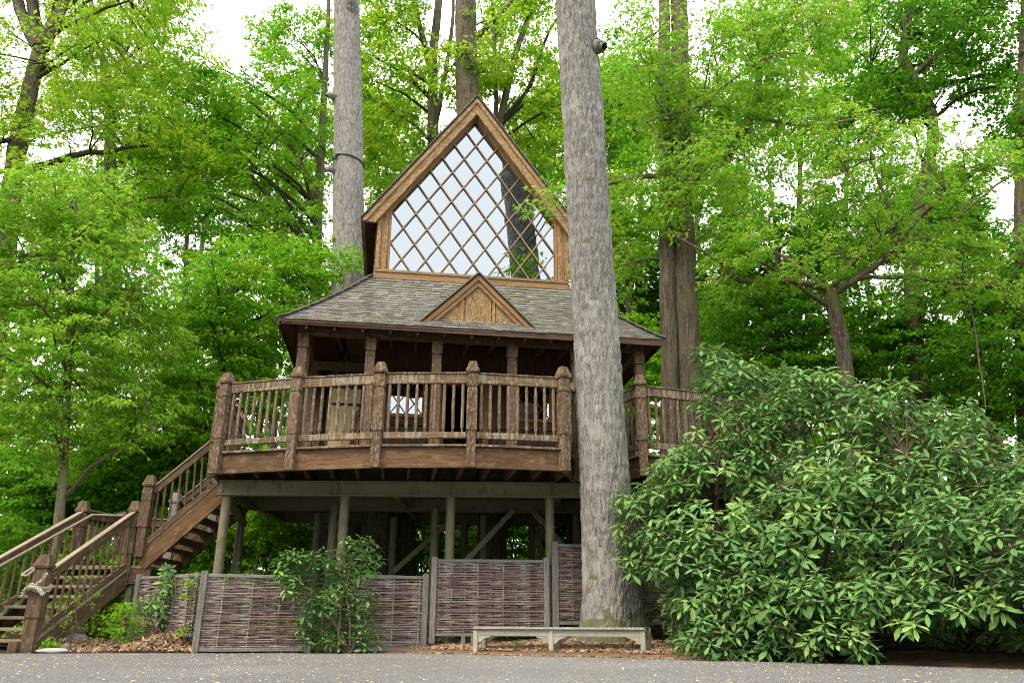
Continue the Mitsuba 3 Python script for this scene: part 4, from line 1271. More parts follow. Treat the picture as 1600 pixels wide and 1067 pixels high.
def tree(name, label, trunk, radii, blobs, n, per, size, pal, bsdf='brown_bark', limbs=9, length=.55, width=.32, layer=.55, gap=.45, seed=1, sides=18, step=.12, amp=.02,
         limb_r=.5, flare_=0.0, extra=None, group='trees of the wood around the tree house', crown_from=.35, twig='dark_bark', tv=MAPLE_V, tf=MAPLE_F, droop=.25, tilt=.35, ridges=26, fine=None, run=1.5, more=()):
    rr = np.random.default_rng(seed)
    if isinstance(tv, str):
        tv, tf = OVAL_V * [1.7, 1, 1], OVAL_F
    k = thing(name, label, 'bush' if 'bush' in name else 'tree', group)
    if fine is not None:
        from scipy.interpolate import PchipInterpolator
        tq = np.array([[x, y, (float(ground_z(x, y)) - .25 if z is None else z)] for x, y, z in trunk], float)
        ti, tj = np.arange(len(tq)), np.linspace(0, len(tq) - 1, 60)
        trunk = PchipInterpolator(ti, tq)(tj)
        radii = PchipInterpolator(ti, np.asarray(radii, float))(tj)
    trunk = np.array([[x, y, (float(ground_z(x, y)) - .25 if z is None else z)] for x, y, z in trunk], float)
    radii = np.asarray(radii, float)
    v, f, uv = trunk_mesh(trunk, radii, sides, step, amp, rr, flare_, ridges, fine, run)
    scene[f'{k}__trunk'] = mikit.ply((v, f), bsdf, True, uv=uv)
    tb = Tubes()
    if extra:
        for pts, r_ in extra:
            pts = np.array(pts, float)
            tt = np.linspace(0, 1, len(pts))
            t2 = np.linspace(0, 1, len(pts) * 4)
            sm = np.stack([np.interp(t2, tt, pts[:, i]) for i in range(3)], 1)
            ker = np.ones(5) / 5
            pad = np.pad(sm, ((2, 2), (0, 0)), mode='reflect', reflect_type='odd')
            sm = np.stack([np.convolve(pad[:, i], ker, 'valid') for i in range(3)], 1)
            sm[1:-1] += rr.normal(0, .012, (len(sm) - 2, 3))
            if not n:
                kn = Tubes()
                kn.add(sm, np.interp(t2, np.linspace(0, 1, len(r_)), r_), 12)
                kn.build(key(f'{k}__branch_stub'), twig)
                continue
            kn = Tubes()
            kn.add(sm, np.interp(t2, np.linspace(0, 1, len(r_)), r_), 10)
            kn.build(key(f'{k}__limb'), 'brown_bark' if max(r_) > .1 else twig)
    if n:
        P = crown_points(blobs, n, rr, layer, gap)
        for m_ in more:
            P = np.vstack([P, np.array(m_[:3]) + rr.normal(0, 1, (m_[4], 3)) * [m_[3], m_[3] * .6, m_[3] * .35]])
        d = np.concatenate([[0], np.cumsum(np.linalg.norm(np.diff(trunk, axis=0), axis=1))])
        top = P[rr.permutation(len(P))[:limbs]]
        nodes, dirs = [], []
        for tgt in top:
            s = np.interp(np.clip(tgt[2] - .55 * np.hypot(*(tgt[:2] - trunk[-1, :2])), trunk[0, 2] + crown_from * (trunk[-1, 2] - trunk[0, 2]), trunk[-1, 2] - .1), trunk[:, 2], d)
            b0 = np.array([np.interp(s, d, trunk[:, i]) for i in range(3)])
            rb = np.interp(s, d, radii) * limb_r
            L = np.linalg.norm(tgt - b0)
            rb = min(rb, .016 + .021 * L)
            br = bend(b0, tgt, rr, 12, .16, .09)
            tb.add(br, np.linspace(rb, .010, 12), 7)
            nodes.append(br[3:])
        if extra:
            for pts, r_ in extra:
                nodes.append(np.array(pts, float)[1:])
        nodes = np.vstack(nodes) if nodes else trunk[-2:]
        from scipy.spatial import cKDTree
        kt = cKDTree(nodes)
        # secondary branches, then thin twigs to every spray
        sec = P[rr.permutation(len(P))[:min(len(P), limbs * 7)]]
        _, ix = kt.query(sec)
        n2 = [nodes]
        for c_, i_ in zip(sec, ix):
            if np.linalg.norm(c_ - nodes[i_]) > .2:
                br = bend(nodes[i_], c_, rr, 7, .06, .10)
                tb.add(br, np.linspace(.008 + .010 * np.linalg.norm(c_ - nodes[i_]), .005, 7), 5)
                n2.append(br[2:])
        n2 = np.vstack(n2)
        dist, ix = cKDTree(n2).query(P)
        sub = rr.permutation(len(P))[:(480 if len(tv) > 4 else 160)]
        for c_, i_, d_ in zip(P[sub], ix[sub], dist[sub]):
            if .15 < d_ < 2.5:
                tb.add(bend(n2[i_], c_, rr, 4, .05, .08), np.linspace(.007, .004, 4), 3)
        outw = P - n2[ix] + (P - np.array([trunk[-1, 0], trunk[-1, 1], 0])) * [.25, .25, 0] + rr.normal(0, .25, P.shape)
        outw[:, 2] = 0
        V, F, C = spray_leaves(P, outw + 1e-6, rr, per, length, width, size, PAL[pal], droop, tilt, tv, tf)
        scene[f'{k}__crown'] = mikit.ply((V, F), 'leaf', False, color=C)
    tb.build(f'{k}__stems' if 'bush' in name else f'{k}__branches', twig)
    return k


# the two big grey trunks, the double trunk and the dark one behind the ridge
kt_ = tree('tulip_tree', 'large pale grey tree trunk standing right in front of the deck, behind the bench', [(1.70, 14.25, .02), (1.66, 14.1, 2.5), (1.57, 13.95, 5.5), (1.42, 13.5, 9), (1.22, 12.85, 13.6), (1.08, 12.1, 18), (1.0, 11.6, 24)],
           [.475, .445, .43, .41, .40, .38, .32], [], 0, 0, 0, 'lime', 'mossy_bark', sides=160, step=.033, amp=.026, seed=21, flare_=.22, ridges=46, fine=15.0, run=4.5,
           extra=[([[1.64, 12.98, 11.3], [1.73, 12.88, 11.26], [1.785, 12.82, 11.2]], [.15, .125, .06])], twig='grey_bark', group=None)
kl_ = tree('tulip_tree', 'pale grey trunk with a dark cable strap behind the left end of the house', [(-4.0, 20, None), (-4.25, 20, 5), (-4.47, 20, 9), (-4.85, 20, 14), (-5.25, 20, 19), (-5.5, 20, 25)],
           [.62, .52, .46, .43, .39, .33], [], 0, 0, 0, 'lime', 'grey_bark', sides=110, step=.05, amp=.022, seed=22, ridges=40, fine=21.0, run=4.0,
           extra=[([[-5.0, 19.8, 15.1], [-5.36, 19.75, 15.2], [-5.5, 19.7, 15.15]], [.15, .12, .06]), ([[-4.7, 19.8, 12.6], [-5.26, 19.75, 12.7], [-5.36, 19.7, 12.65]], [.14, .10, .05]), ([[-5.0, 19.8, 18.3], [-5.0, 19.55, 18.5], [-5.0, 19.5, 18.6]], [.2, .17, .1])], twig='grey_bark', group=None)
CB = thing('cable_strap', 'thin dark cable strapped round the left grey trunk with its end hanging down', 'cable')
b = MB()
an = np.linspace(0, 2 * np.pi, 33)
c0 = np.array([-4.77, 20.0, 13.05])
b.tube([c0 + [.455 * math.cos(t), .455 * math.sin(t), .05 * math.cos(t) * -1.6] for t in an], .022, 6, False)
b.tube([c0 + [-.30 - .02 * t, -.38, .05 - .16 * t] for t in np.linspace(0, 1, 4)], .05, 6)
b.tube([c0 + [-.33 - .03 * t, -.36, -.05 - .75 * t] for t in np.linspace(0, 1, 8)], .014, 5)
b.build(CB, 'dark_metal', True)
# ------------------------------------------------------------------ trees of the wood
tree('oak_tree', 'leaning dark forked oak with sparse yellow green leaves at the upper left corner', [(-12.58, 19.0, None), (-12.92, 19.0, 5.21), (-13.17, 19.0, 8.08), (-13.5, 19.0, 10.67), (-13.72, 19.0, 12.46), (-13.79, 19.0, 14.57), (-13.81, 19.0, 16.01), (-13.82, 19.0, 16.58)], [0.32, 0.28, 0.26, 0.25, 0.24, 0.22, 0.2, 0.14], [[-13.33, 18.5, 15.05, np.float64(2.69), 2.6, np.float64(2.36)], [-11.86, 20.0, 17.21, np.float64(2.17), np.float64(2.17), np.float64(2.19)], [-13.19, 18.0, 11.63, np.float64(1.83), np.float64(1.83), np.float64(1.85)], [-10.95, 20.5, 13.88, np.float64(1.92), np.float64(1.92), np.float64(1.74)], [-12.76, 19.0, 19.47, np.float64(3.52), 2.6, np.float64(1.58)]], 676, 30, 0.138, 'lime', seed=1, gap=0.5, amp=0.035, sides=40, step=0.08, limbs=10, crown_from=0.55, extra=[([[-13.82, 19.0, 16.24], [-14.26, 19.0, 16.81], [-14.74, 19.0, 17.75], [-15.59, 19.0, 19.45]], [0.22, 0.18, 0.16, 0.12]), ([[-13.82, 19.0, 16.24], [-14.17, 19.0, 17.28], [-14.71, 19.0, 18.96], [-15.07, 19.0, 20.21]], [0.2, 0.17, 0.15, 0.1]), ([[-13.78, 19.0, 16.24], [-13.62, 19.0, 16.93], [-13.43, 19.0, 17.88], [-13.2, 19.0, 19.72]], [0.22, 0.18, 0.15, 0.1]), ([[-13.79, 19.0, 13.29], [-13.95, 18.6, 12.71], [-14.6, 18.2, 12.14]], [0.07, 0.06, 0.03])])
tree('slender_oak', 'slender dark stemmed oak with thin yellow green crown left of the sky gap', [(-12.21, 25.0, None), (-13.99, 25.0, 12.44), (-14.98, 25.0, 18.48), (-15.53, 25.0, 20.5), (-16.23, 25.0, 21.7), (-16.93, 25.0, 24.83)], [0.25, 0.21, 0.19, 0.15, 0.12, 0.07], [[-14.87, 25.0, 20.21, np.float64(2.67), 2.6, np.float64(2.45)], [-12.52, 26.0, 19.82, np.float64(1.99), np.float64(1.99), np.float64(2.01)], [-16.08, 25.0, 17.64, np.float64(2.36), np.float64(2.36), np.float64(2.14)], [-14.07, 26.0, 23.52, np.float64(1.82), np.float64(1.82), np.float64(1.83)]], 429, 28, 0.15, 'lime', seed=2, tv='OVAL', gap=0.5, limbs=8, crown_from=0.6, extra=[([[-14.98, 25.0, 18.48], [-15.04, 25.0, 20.51], [-14.75, 25.0, 21.71], [-15.27, 25.0, 24.84]], [0.13, 0.11, 0.09, 0.05]), ([[-15.01, 25.0, 20.36], [-14.43, 25.0, 21.25], [-14.11, 25.0, 22.32]], [0.07, 0.05, 0.03])])
tree('norway_maple', 'tall full maple with bright green layered leaves left of the strapped grey trunk', [(-5.59, 23.5, None), (-6.24, 23.5, 9.52), (-6.5, 23.5, 13.64), (-6.63, 23.5, 17.18), (-6.79, 23.5, 21.05), (-6.97, 23.5, 24.04)], [0.22, 0.19, 0.16, 0.12, 0.08, 0.05], [[-8.32, 23.0, 16.56, np.float64(2.61), 2.6, np.float64(2.31)], [-10.96, 23.0, 16.8, np.float64(2.18), np.float64(2.18), np.float64(2.1)], [-9.67, 22.5, 13.29, np.float64(3.28), 2.6, np.float64(1.97)], [-7.9, 23.5, 19.9, np.float64(1.73), np.float64(1.73), np.float64(1.63)], [-11.83, 22.5, 13.99, np.float64(1.86), np.float64(1.86), np.float64(1.67)], [-7.16, 22.5, 12.84, np.float64(1.43), np.float64(1.43), np.float64(1.85)]], 1066, 29, 0.158, 'bright', seed=3, gap=0.44, limbs=13, crown_from=0.35, extra=[([[-6.48, 23.5, 13.4], [-7.18, 23.3, 15.24], [-8.1, 23.0, 16.56], [-9.23, 22.8, 17.44]], [0.14, 0.11, 0.07, 0.03]), ([[-6.4, 23.5, 11.76], [-7.53, 23.0, 13.12], [-9.06, 22.6, 14.78], [-10.4, 22.4, 15.87]], [0.14, 0.1, 0.07, 0.03])])
tree('low_maple', 'broad low maple with rich green leaves between the yellow green sapling and the porch roof', [(-7.21, 20.5, None), (-7.66, 20.5, 5.8), (-7.82, 20.5, 7.6), (-7.85, 20.5, 8.92), (-7.8, 20.5, 10.3)], [0.15, 0.13, 0.12, 0.09, 0.05], [[-6.96, 20.0, 8.71, np.float64(2.09), np.float64(2.09), np.float64(1.76)], [-8.52, 20.0, 7.42, np.float64(2.04), np.float64(2.04), np.float64(1.46)], [-6.38, 20.0, 6.54, np.float64(1.34), np.float64(1.34), np.float64(1.19)], [-8.55, 19.5, 5.53, np.float64(1.94), np.float64(1.94), np.float64(1.14)], [-10.11, 20.0, 4.81, np.float64(1.47), np.float64(1.47), np.float64(0.99)], [-5.74, 20.3, 9.82, np.float64(1.07), np.float64(1.07), np.float64(1.09)]], 1105, 28, 0.15, 'bright', seed=4, gap=0.38, limbs=14, crown_from=0.35, layer=0.5, more=[(-4.39, 18.6, 9.49, 0.35, 9), (-4.6, 18.6, 8.94, 0.3, 6), (-5.02, 18.8, 9.49, 0.4, 8)])
tree('pale_sapling', 'pale stemmed young tree with light yellow green leaves in front of the left woods', [(-9.03, 16.6, None), (-9.32, 16.6, 3.11), (-9.61, 16.6, 5.04), (-9.93, 16.6, 7.13), (-10.21, 16.6, 9.05), (-10.37, 16.6, 10.24)], [0.115, 0.1, 0.085, 0.065, 0.045, 0.02], [[-10.11, 16.6, 8.07, np.float64(2.2), np.float64(2.2), np.float64(1.63)], [-10.28, 16.2, 5.78, np.float64(1.65), np.float64(1.65), np.float64(1.52)], [-8.78, 16.8, 6.59, np.float64(1.44), np.float64(1.44), np.float64(1.31)], [-10.24, 16.6, 9.56, np.float64(1.8), np.float64(1.8), np.float64(0.91)], [-8.31, 16.8, 4.67, np.float64(1.11), np.float64(1.11), np.float64(0.84)], [-10.16, 16.4, 4.01, np.float64(1.2), np.float64(1.2), np.float64(0.81)], [-11.11, 16.0, 8.26, np.float64(1.28), np.float64(1.28), np.float64(1.58)]], 1066, 24, 0.132, 'fresh', seed=5, bsdf='green_bark', gap=0.44, limbs=15, length=0.42, width=0.25, layer=0.4, crown_from=0.2, twig='twig_bark')
tree('young_maple', 'young maple with dark layered leaves behind the upper stair flight', [(-9.33, 22.0, None), (-9.96, 22.0, 4.71), (-10.22, 22.0, 6.18), (-10.31, 22.0, 6.94)], [0.12, 0.1, 0.07, 0.04], [[-9.45, 21.0, 4.18, np.float64(1.86), np.float64(1.86), np.float64(1.02)], [-11.43, 22.0, 3.99, np.float64(1.76), np.float64(1.76), np.float64(0.89)], [-8.19, 21.0, 4.87, np.float64(1.03), np.float64(1.03), np.float64(1.04)], [-13.01, 22.0, 3.99, np.float64(1.59), np.float64(1.59), np.float64(1.07)], [-12.85, 21.0, 2.67, np.float64(1.16), np.float64(1.16), np.float64(1.0)]], 806, 30, 0.138, 'mid', seed=6, tv='OVAL', gap=0.4, limbs=9, crown_from=0.3, layer=0.42)
tree('tall_dark_tree', 'tall dark brown trunk standing directly behind the peak of the gable', [(-1.22, 25.0, None), (-1.5, 25.0, 12.51), (-1.69, 25.0, 18.71), (-1.84, 25.0, 21.79), (-2.0, 25.0, 26.25)], [0.6, 0.48, 0.43, 0.42, 0.36], [[-1.03, 24.6, 21.45, np.float64(1.46), np.float64(1.46), np.float64(1.72)], [-2.48, 25.0, 20.29, np.float64(0.97), np.float64(0.97), np.float64(1.47)]], 78, 24, 0.156, 'lime', seed=7, tv='OVAL', sides=60, step=0.06, amp=0.03, gap=0.45, limbs=4, crown_from=0.8, extra=[([[-1.49, 25.0, 21.79], [-0.93, 24.9, 22.32], [-0.32, 24.8, 23.01], [0.68, 24.6, 24.56]], [0.13, 0.1, 0.08, 0.05])])
tree('forked_thin_tree', 'thin forked tree with airy yellow green leaves left of the gable peak', [(-2.47, 28.0, None), (-2.98, 28.0, 13.95), (-3.32, 28.0, 19.79), (-3.46, 28.0, 23.33), (-3.33, 28.0, 25.73), (-3.27, 28.0, 28.97)], [0.27, 0.25, 0.23, 0.2, 0.17, 0.12], [[-4.96, 28.0, 22.66, np.float64(2.18), np.float64(2.18), np.float64(3.57)], [-5.58, 27.0, 26.52, np.float64(2.2), np.float64(2.2), np.float64(1.94)], [-5.23, 28.0, 17.95, np.float64(1.56), np.float64(1.56), np.float64(1.83)], [-6.71, 28.0, 24.32, np.float64(1.38), np.float64(1.38), np.float64(2.24)], [-2.97, 28.0, 20.11, np.float64(1.33), np.float64(1.33), np.float64(1.88)], [-6.2, 27.0, 19.69, np.float64(1.28), np.float64(1.28), np.float64(2.33)]], 676, 26, 0.162, 'lime', seed=8, tv='OVAL', gap=0.52, limbs=9, crown_from=0.5, extra=[([[-3.49, 28.0, 22.67], [-3.94, 28.0, 24.34], [-4.29, 28.0, 25.89], [-4.7, 28.0, 28.59]], [0.15, 0.13, 0.11, 0.07]), ([[-3.22, 28.0, 19.79], [-2.91, 28.0, 22.35], [-2.7, 28.0, 24.35], [-2.62, 28.0, 28.24]], [0.11, 0.1, 0.08, 0.05])])
tree('leaning_thin_tree', 'thin leaning trees with pale green crown right of the gable peak', [(-0.79, 27.0, None), (-0.75, 27.0, 14.83), (-0.48, 27.0, 19.72), (0.1, 27.0, 22.86), (1.02, 27.0, 25.87), (1.59, 27.0, 28.34)], [0.2, 0.18, 0.15, 0.13, 0.1, 0.07], [[0.2, 27.0, 21.9, np.float64(2.23), np.float64(2.23), np.float64(3.71)], [1.7, 26.5, 18.2, np.float64(1.49), np.float64(1.49), np.float64(2.51)], [1.29, 27.0, 26.22, np.float64(2.47), np.float64(2.47), np.float64(1.66)], [-0.84, 27.5, 20.7, np.float64(1.32), np.float64(1.32), np.float64(1.59)]], 559, 26, 0.162, 'lime', seed=9, tv='OVAL', gap=0.51, limbs=9, crown_from=0.5, extra=[([[-0.65, 27.0, 16.21], [-0.7, 27.0, 20.64], [-0.81, 27.0, 23.51], [-0.98, 27.0, 27.61]], [0.11, 0.09, 0.08, 0.05]), ([[-0.48, 27.0, 19.42], [0.72, 26.8, 20.81], [1.25, 26.6, 23.18], [2.32, 26.4, 24.98]], [0.1, 0.08, 0.06, 0.03])])
tree('double_trunk_tree', 'two fused tall trunks right of the porch roof, left one greenish, with airy fresh leaves', [(4.43, 20.2, None), (4.71, 20.2, 6.48), (4.77, 20.2, 9.25), (4.86, 20.2, 12.27), (5.11, 20.2, 16.28), (5.26, 20.2, 19.23), (5.37, 20.2, 21.88)], [0.42, 0.345, 0.33, 0.32, 0.28, 0.25, 0.2], [[5.87, 19.0, 15.57, np.float64(2.4), np.float64(2.4), np.float64(2.43)], [3.94, 19.5, 15.96, np.float64(1.52), np.float64(1.52), np.float64(2.49)], [8.04, 19.0, 16.72, np.float64(2.26), np.float64(2.26), np.float64(1.71)], [3.73, 19.5, 11.85, np.float64(1.25), np.float64(1.25), np.float64(1.62)], [5.33, 18.8, 11.65, np.float64(1.9), np.float64(1.9), np.float64(1.4)], [3.32, 21.0, 9.99, np.float64(0.92), np.float64(0.92), np.float64(1.31)], [6.97, 19.0, 13.62, np.float64(1.98), np.float64(1.98), np.float64(1.45)]], 936, 23, 0.146, 'fresh', twig='green_bark', seed=10, sides=70, step=0.06, amp=0.03, gap=0.46, limbs=12, crown_from=0.45, more=[(0.85, 15.2, 9.32, 0.28, 5), (0.47, 15.3, 8.9, 0.2, 3), (1.4, 14.9, 8.68, 0.25, 3)], extra=[([[3.83, 20.1, 1.59], [4.17, 20.1, 6.45], [4.27, 20.1, 9.2], [4.41, 20.1, 12.21], [4.6, 20.1, 16.2], [4.93, 20.1, 21.77]], [0.32, 0.235, 0.22, 0.21, 0.19, 0.15]), ([[4.91, 20.0, 13.04], [5.29, 19.8, 12.79], [5.75, 19.6, 12.71], [6.12, 19.4, 12.98], [6.49, 19.2, 13.61], [6.85, 19.1, 14.29], [7.03, 19.0, 14.74], [7.04, 19.0, 15.4], [7.26, 19.0, 16.14], [7.82, 19.0, 16.84], [8.33, 19.0, 17.66], [8.99, 19.0, 19.62]], [0.16, 0.14, 0.135, 0.13, 0.125, 0.12, 0.11, 0.1, 0.09, 0.08, 0.06, 0.04]), ([[6.72, 19.1, 14.05], [7.37, 18.8, 13.7], [8.1, 18.6, 13.39], [9.04, 18.4, 13.43], [10.22, 18.2, 13.7]], [0.06, 0.05, 0.045, 0.035, 0.015]), ([[6.85, 19.1, 14.33], [6.13, 19.0, 14.3], [5.39, 18.9, 14.33], [4.44, 18.8, 13.93], [3.67, 18.6, 13.53]], [0.05, 0.045, 0.04, 0.03, 0.015]), ([[4.22, 20.0, 12.67], [3.41, 19.6, 12.4], [2.71, 19.2, 11.95], [2.42, 19.0, 11.71]], [0.09, 0.07, 0.05, 0.03])])
tree('crooked_tree', 'crooked pale brown tree with a low crotch and long sweeping limbs above the huge rhododendron', [(7.34, 17.5, None), (7.62, 17.5, 4.5), (7.69, 17.5, 5.69), (7.7, 17.5, 6.86), (7.61, 17.5, 7.76), (7.59, 17.5, 8.09)], [0.22, 0.19, 0.18, 0.172, 0.165, 0.14], [[9.16, 16.8, 9.96, np.float64(2.6), 2.6, np.float64(1.39)], [6.0, 17.0, 8.35, np.float64(1.8), np.float64(1.8), np.float64(0.76)], [8.04, 17.0, 11.31, np.float64(1.9), np.float64(1.9), np.float64(1.12)], [10.14, 16.4, 8.1, np.float64(1.74), np.float64(1.74), np.float64(0.88)], [4.91, 17.2, 9.11, np.float64(1.08), np.float64(1.08), np.float64(0.78)], [11.27, 16.2, 9.97, np.float64(1.19), np.float64(1.19), np.float64(1.35)], [6.93, 17.0, 9.88, np.float64(1.85), np.float64(1.85), np.float64(0.78)]], 728, 22, 0.12, 'fresh', seed=11, bsdf='brown_bark', gap=0.5, limbs=3, crown_from=0.9, length=0.4, width=0.22, layer=0.5, sides=40, step=0.06, amp=0.022, twig='twig_bark', extra=[([[7.63, 17.5, 7.92], [8.29, 17.3, 8.3], [8.7, 17.2, 8.59], [9.09, 17.0, 8.95], [9.64, 16.9, 9.58], [10.2, 16.7, 10.08], [11.07, 16.4, 10.69], [12.17, 16.0, 11.31]], [0.081, 0.074, 0.068, 0.062, 0.053, 0.043, 0.031, 0.019]), ([[7.63, 17.5, 7.89], [8.43, 17.4, 8.47], [9.37, 17.6, 8.99], [10.46, 17.7, 9.57], [11.79, 17.7, 10.66], [13.25, 17.6, 11.73]], [0.068, 0.062, 0.053, 0.043, 0.031, 0.019]), ([[7.67, 17.5, 8.0], [7.16, 17.4, 8.11], [6.68, 17.3, 8.16], [6.11, 17.2, 8.16], [5.47, 17.1, 8.0], [5.18, 17.1, 8.19], [4.99, 17.1, 8.56], [4.55, 17.1, 8.81], [3.99, 17.2, 9.24]], [0.074, 0.068, 0.068, 0.065, 0.062, 0.056, 0.043, 0.037, 0.025]), ([[9.0, 17.0, 8.83], [9.13, 16.9, 9.49], [8.98, 16.8, 9.78], [8.91, 16.8, 10.3], [8.68, 16.7, 11.13]], [0.06, 0.05, 0.045, 0.035, 0.015]), ([[8.29, 17.3, 8.27], [9.21, 16.9, 8.08], [10.19, 16.6, 7.84], [10.84, 16.3, 7.58], [11.55, 16.0, 7.76]], [0.05, 0.045, 0.04, 0.03, 0.015]), ([[10.4, 17.6, 9.49], [10.36, 17.0, 8.38], [10.33, 16.6, 7.4], [10.1, 16.3, 5.92], [9.83, 16.0, 4.7]], [0.03, 0.025, 0.02, 0.018, 0.01])])
tree('leaning_brown_tree', 'brown trunk bending left then right beside the white sky gap on the right', [(10.87, 21.5, None), (11.52, 21.5, 6.53), (11.58, 21.5, 8.45), (11.81, 21.5, 10.27), (12.51, 21.5, 12.85), (13.26, 21.5, 14.92), (13.4, 21.5, 16.12), (12.93, 21.5, 17.6), (12.8, 21.5, 18.11), (13.6, 21.5, 21.05), (14.26, 21.5, 23.03)], [0.3, 0.24, 0.22, 0.21, 0.2, 0.18, 0.17, 0.16, 0.15, 0.12, 0.09], [[12.75, 21.0, 17.95, np.float64(2.68), 2.6, np.float64(2.08)], [15.33, 21.0, 18.48, np.float64(2.08), np.float64(2.08), np.float64(2.31)], [11.21, 21.5, 15.86, np.float64(2.05), np.float64(2.05), np.float64(1.65)], [15.38, 20.5, 15.17, np.float64(0.98), np.float64(0.98), np.float64(1.58)], [14.51, 21.0, 20.85, np.float64(3.0), 2.6, np.float64(1.3)]], 832, 28, 0.144, 'mid', seed=12, tv='OVAL', gap=0.44, limbs=11, crown_from=0.5, extra=[([[12.6, 21.5, 17.1], [13.96, 21.3, 18.08], [14.59, 21.0, 18.99], [15.28, 20.8, 19.86], [16.08, 20.6, 21.28]], [0.11, 0.09, 0.07, 0.06, 0.04]), ([[12.68, 21.5, 17.1], [13.89, 21.2, 16.83], [14.84, 21.0, 17.02], [15.51, 20.8, 16.87], [16.3, 20.6, 16.43]], [0.08, 0.07, 0.055, 0.045, 0.03]), ([[13.32, 21.5, 15.63], [14.35, 21.4, 16.54], [15.17, 21.0, 16.61], [16.0, 20.8, 16.34]], [0.06, 0.05, 0.04, 0.02])])
tree('edge_tree', 'dark trunk cut by the right picture edge with mid green leaves around it', [(12.59, 20.0, None), (13.49, 20.0, 6.47), (14.3, 20.0, 10.58), (14.92, 20.0, 13.7), (15.83, 20.0, 17.63), (16.54, 20.0, 20.68)], [0.3, 0.26, 0.24, 0.22, 0.17, 0.12], [[13.77, 19.6, 9.22, np.float64(1.89), np.float64(1.89), np.float64(1.56)], [12.51, 19.4, 6.97, np.float64(1.81), np.float64(1.81), np.float64(1.16)], [15.46, 19.5, 14.02, np.float64(1.48), np.float64(1.48), np.float64(2.05)], [13.64, 19.0, 5.84, np.float64(1.27), np.float64(1.27), np.float64(1.44)]], 546, 28, 0.138, 'mid', seed=13, tv='OVAL', gap=0.42, limbs=8, crown_from=0.3)
tree('understory_tree', 'dense dark green understory tree below the crooked limbs', [(7.9, 24.0, None), (8.41, 24.0, 7.22), (8.58, 24.0, 9.36), (8.76, 24.0, 11.15), (8.89, 24.0, 12.56)], [0.19, 0.17, 0.15, 0.12, 0.06], [[8.96, 23.5, 11.85, np.float64(2.51), np.float64(2.51), np.float64(1.69)], [7.66, 23.5, 9.17, np.float64(2.22), np.float64(2.22), np.float64(1.63)], [9.88, 23.5, 9.18, np.float64(2.22), np.float64(2.22), np.float64(1.63)], [11.42, 24.0, 13.06, np.float64(1.94), np.float64(1.94), np.float64(1.74)], [8.88, 23.0, 7.34, np.float64(2.31), np.float64(2.31), np.float64(1.17)]], 1040, 30, 0.144, 'mid', seed=14, tv='OVAL', gap=0.4, limbs=12, crown_from=0.3)
tree('understory_tree', 'dark understory tree left of the right picture edge, above the rhododendron crown', [(12.89, 22.0, None), (13.81, 22.0, 6.69), (14.19, 22.0, 8.25), (14.55, 22.0, 9.67), (14.95, 22.0, 11.15)], [0.23, 0.2, 0.18, 0.14, 0.07], [[12.91, 22.0, 9.04, np.float64(2.28), np.float64(2.28), np.float64(1.53)], [11.42, 22.5, 7.8, np.float64(2.09), np.float64(2.09), np.float64(1.35)], [14.7, 22.5, 10.95, np.float64(1.79), np.float64(1.79), np.float64(1.41)], [12.97, 21.0, 6.4, np.float64(1.75), np.float64(1.75), np.float64(1.06)], [13.8, 23.0, 12.31, np.float64(1.65), np.float64(1.65), np.float64(1.04)]], 936, 30, 0.144, 'mid', seed=15, tv='OVAL', gap=0.41, limbs=12, crown_from=0.3)
tree('thin_tree', 'thin dark stem between the double trunk and the crooked tree', [(7.23, 26.0, None), (7.72, 26.0, 9.15), (7.73, 26.0, 11.3), (7.79, 26.0, 13.56), (7.83, 26.0, 15.68)], [0.13, 0.115, 0.1, 0.08, 0.05], [[7.76, 26.0, 14.87, np.float64(1.89), np.float64(1.89), np.float64(2.14)], [8.14, 26.0, 11.3, np.float64(1.81), np.float64(1.81), np.float64(2.06)], [6.92, 25.0, 7.93, np.float64(1.89), np.float64(1.89), np.float64(1.27)]], 598, 28, 0.156, 'bright', seed=16, tv='OVAL', gap=0.42, limbs=8, crown_from=0.3)
tree('hemlock', 'dark feathery hemlock seen between the front grey trunk and the double trunk', [(4.52, 29.0, None), (4.92, 29.0, 10.14), (5.16, 29.0, 15.06)], [0.25, 0.2, 0.06], [[5.09, 29.0, 13.64, np.float64(1.79), np.float64(1.79), np.float64(1.29)], [5.0, 29.0, 11.72, np.float64(2.25), np.float64(2.25), np.float64(1.01)], [7.31, 29.0, 12.55, np.float64(1.51), np.float64(1.51), np.float64(1.53)]], 429, 40, 0.132, 'dark', seed=17, tv='OVAL', gap=0.36, limbs=14, crown_from=0.2, length=0.9, width=0.35, layer=0.6, droop=0.5)
tree('back_maple', 'green maple seen between the front grey trunk and the double trunk, low behind the deck', [(3.61, 25.0, None), (3.84, 25.0, 7.05), (3.98, 25.0, 10.16)], [0.17, 0.15, 0.06], [[4.22, 26.0, 14.85, np.float64(1.42), np.float64(1.42), np.float64(2.62)], [4.1, 24.5, 7.55, np.float64(1.43), np.float64(1.43), np.float64(1.45)], [4.04, 27.0, 19.15, np.float64(1.53), np.float64(1.53), np.float64(2.83)], [4.57, 25.5, 9.43, np.float64(1.52), np.float64(1.52), np.float64(1.1)]], 728, 28, 0.156, 'bright', seed=18, tv='OVAL', gap=0.42, limbs=8, crown_from=0.2)
tree('woodland_tree', 'thin green tree filling the gap between the leaning oak and the tall full maple', [(-12.94, 33.0, None), (-14.27, 33.0, 10.78), (-15.48, 33.0, 21.03)], [0.2, 0.16, 0.06], [[-15.63, 33.0, 21.03, np.float64(3.36), 2.6, np.float64(2.78)]], 312, 24, 0.19, 'bright', seed=140, tv='OVAL', gap=0.4, limbs=8, crown_from=0.4, length=0.75, width=0.45, sides=10, step=0.3, amp=0.01)
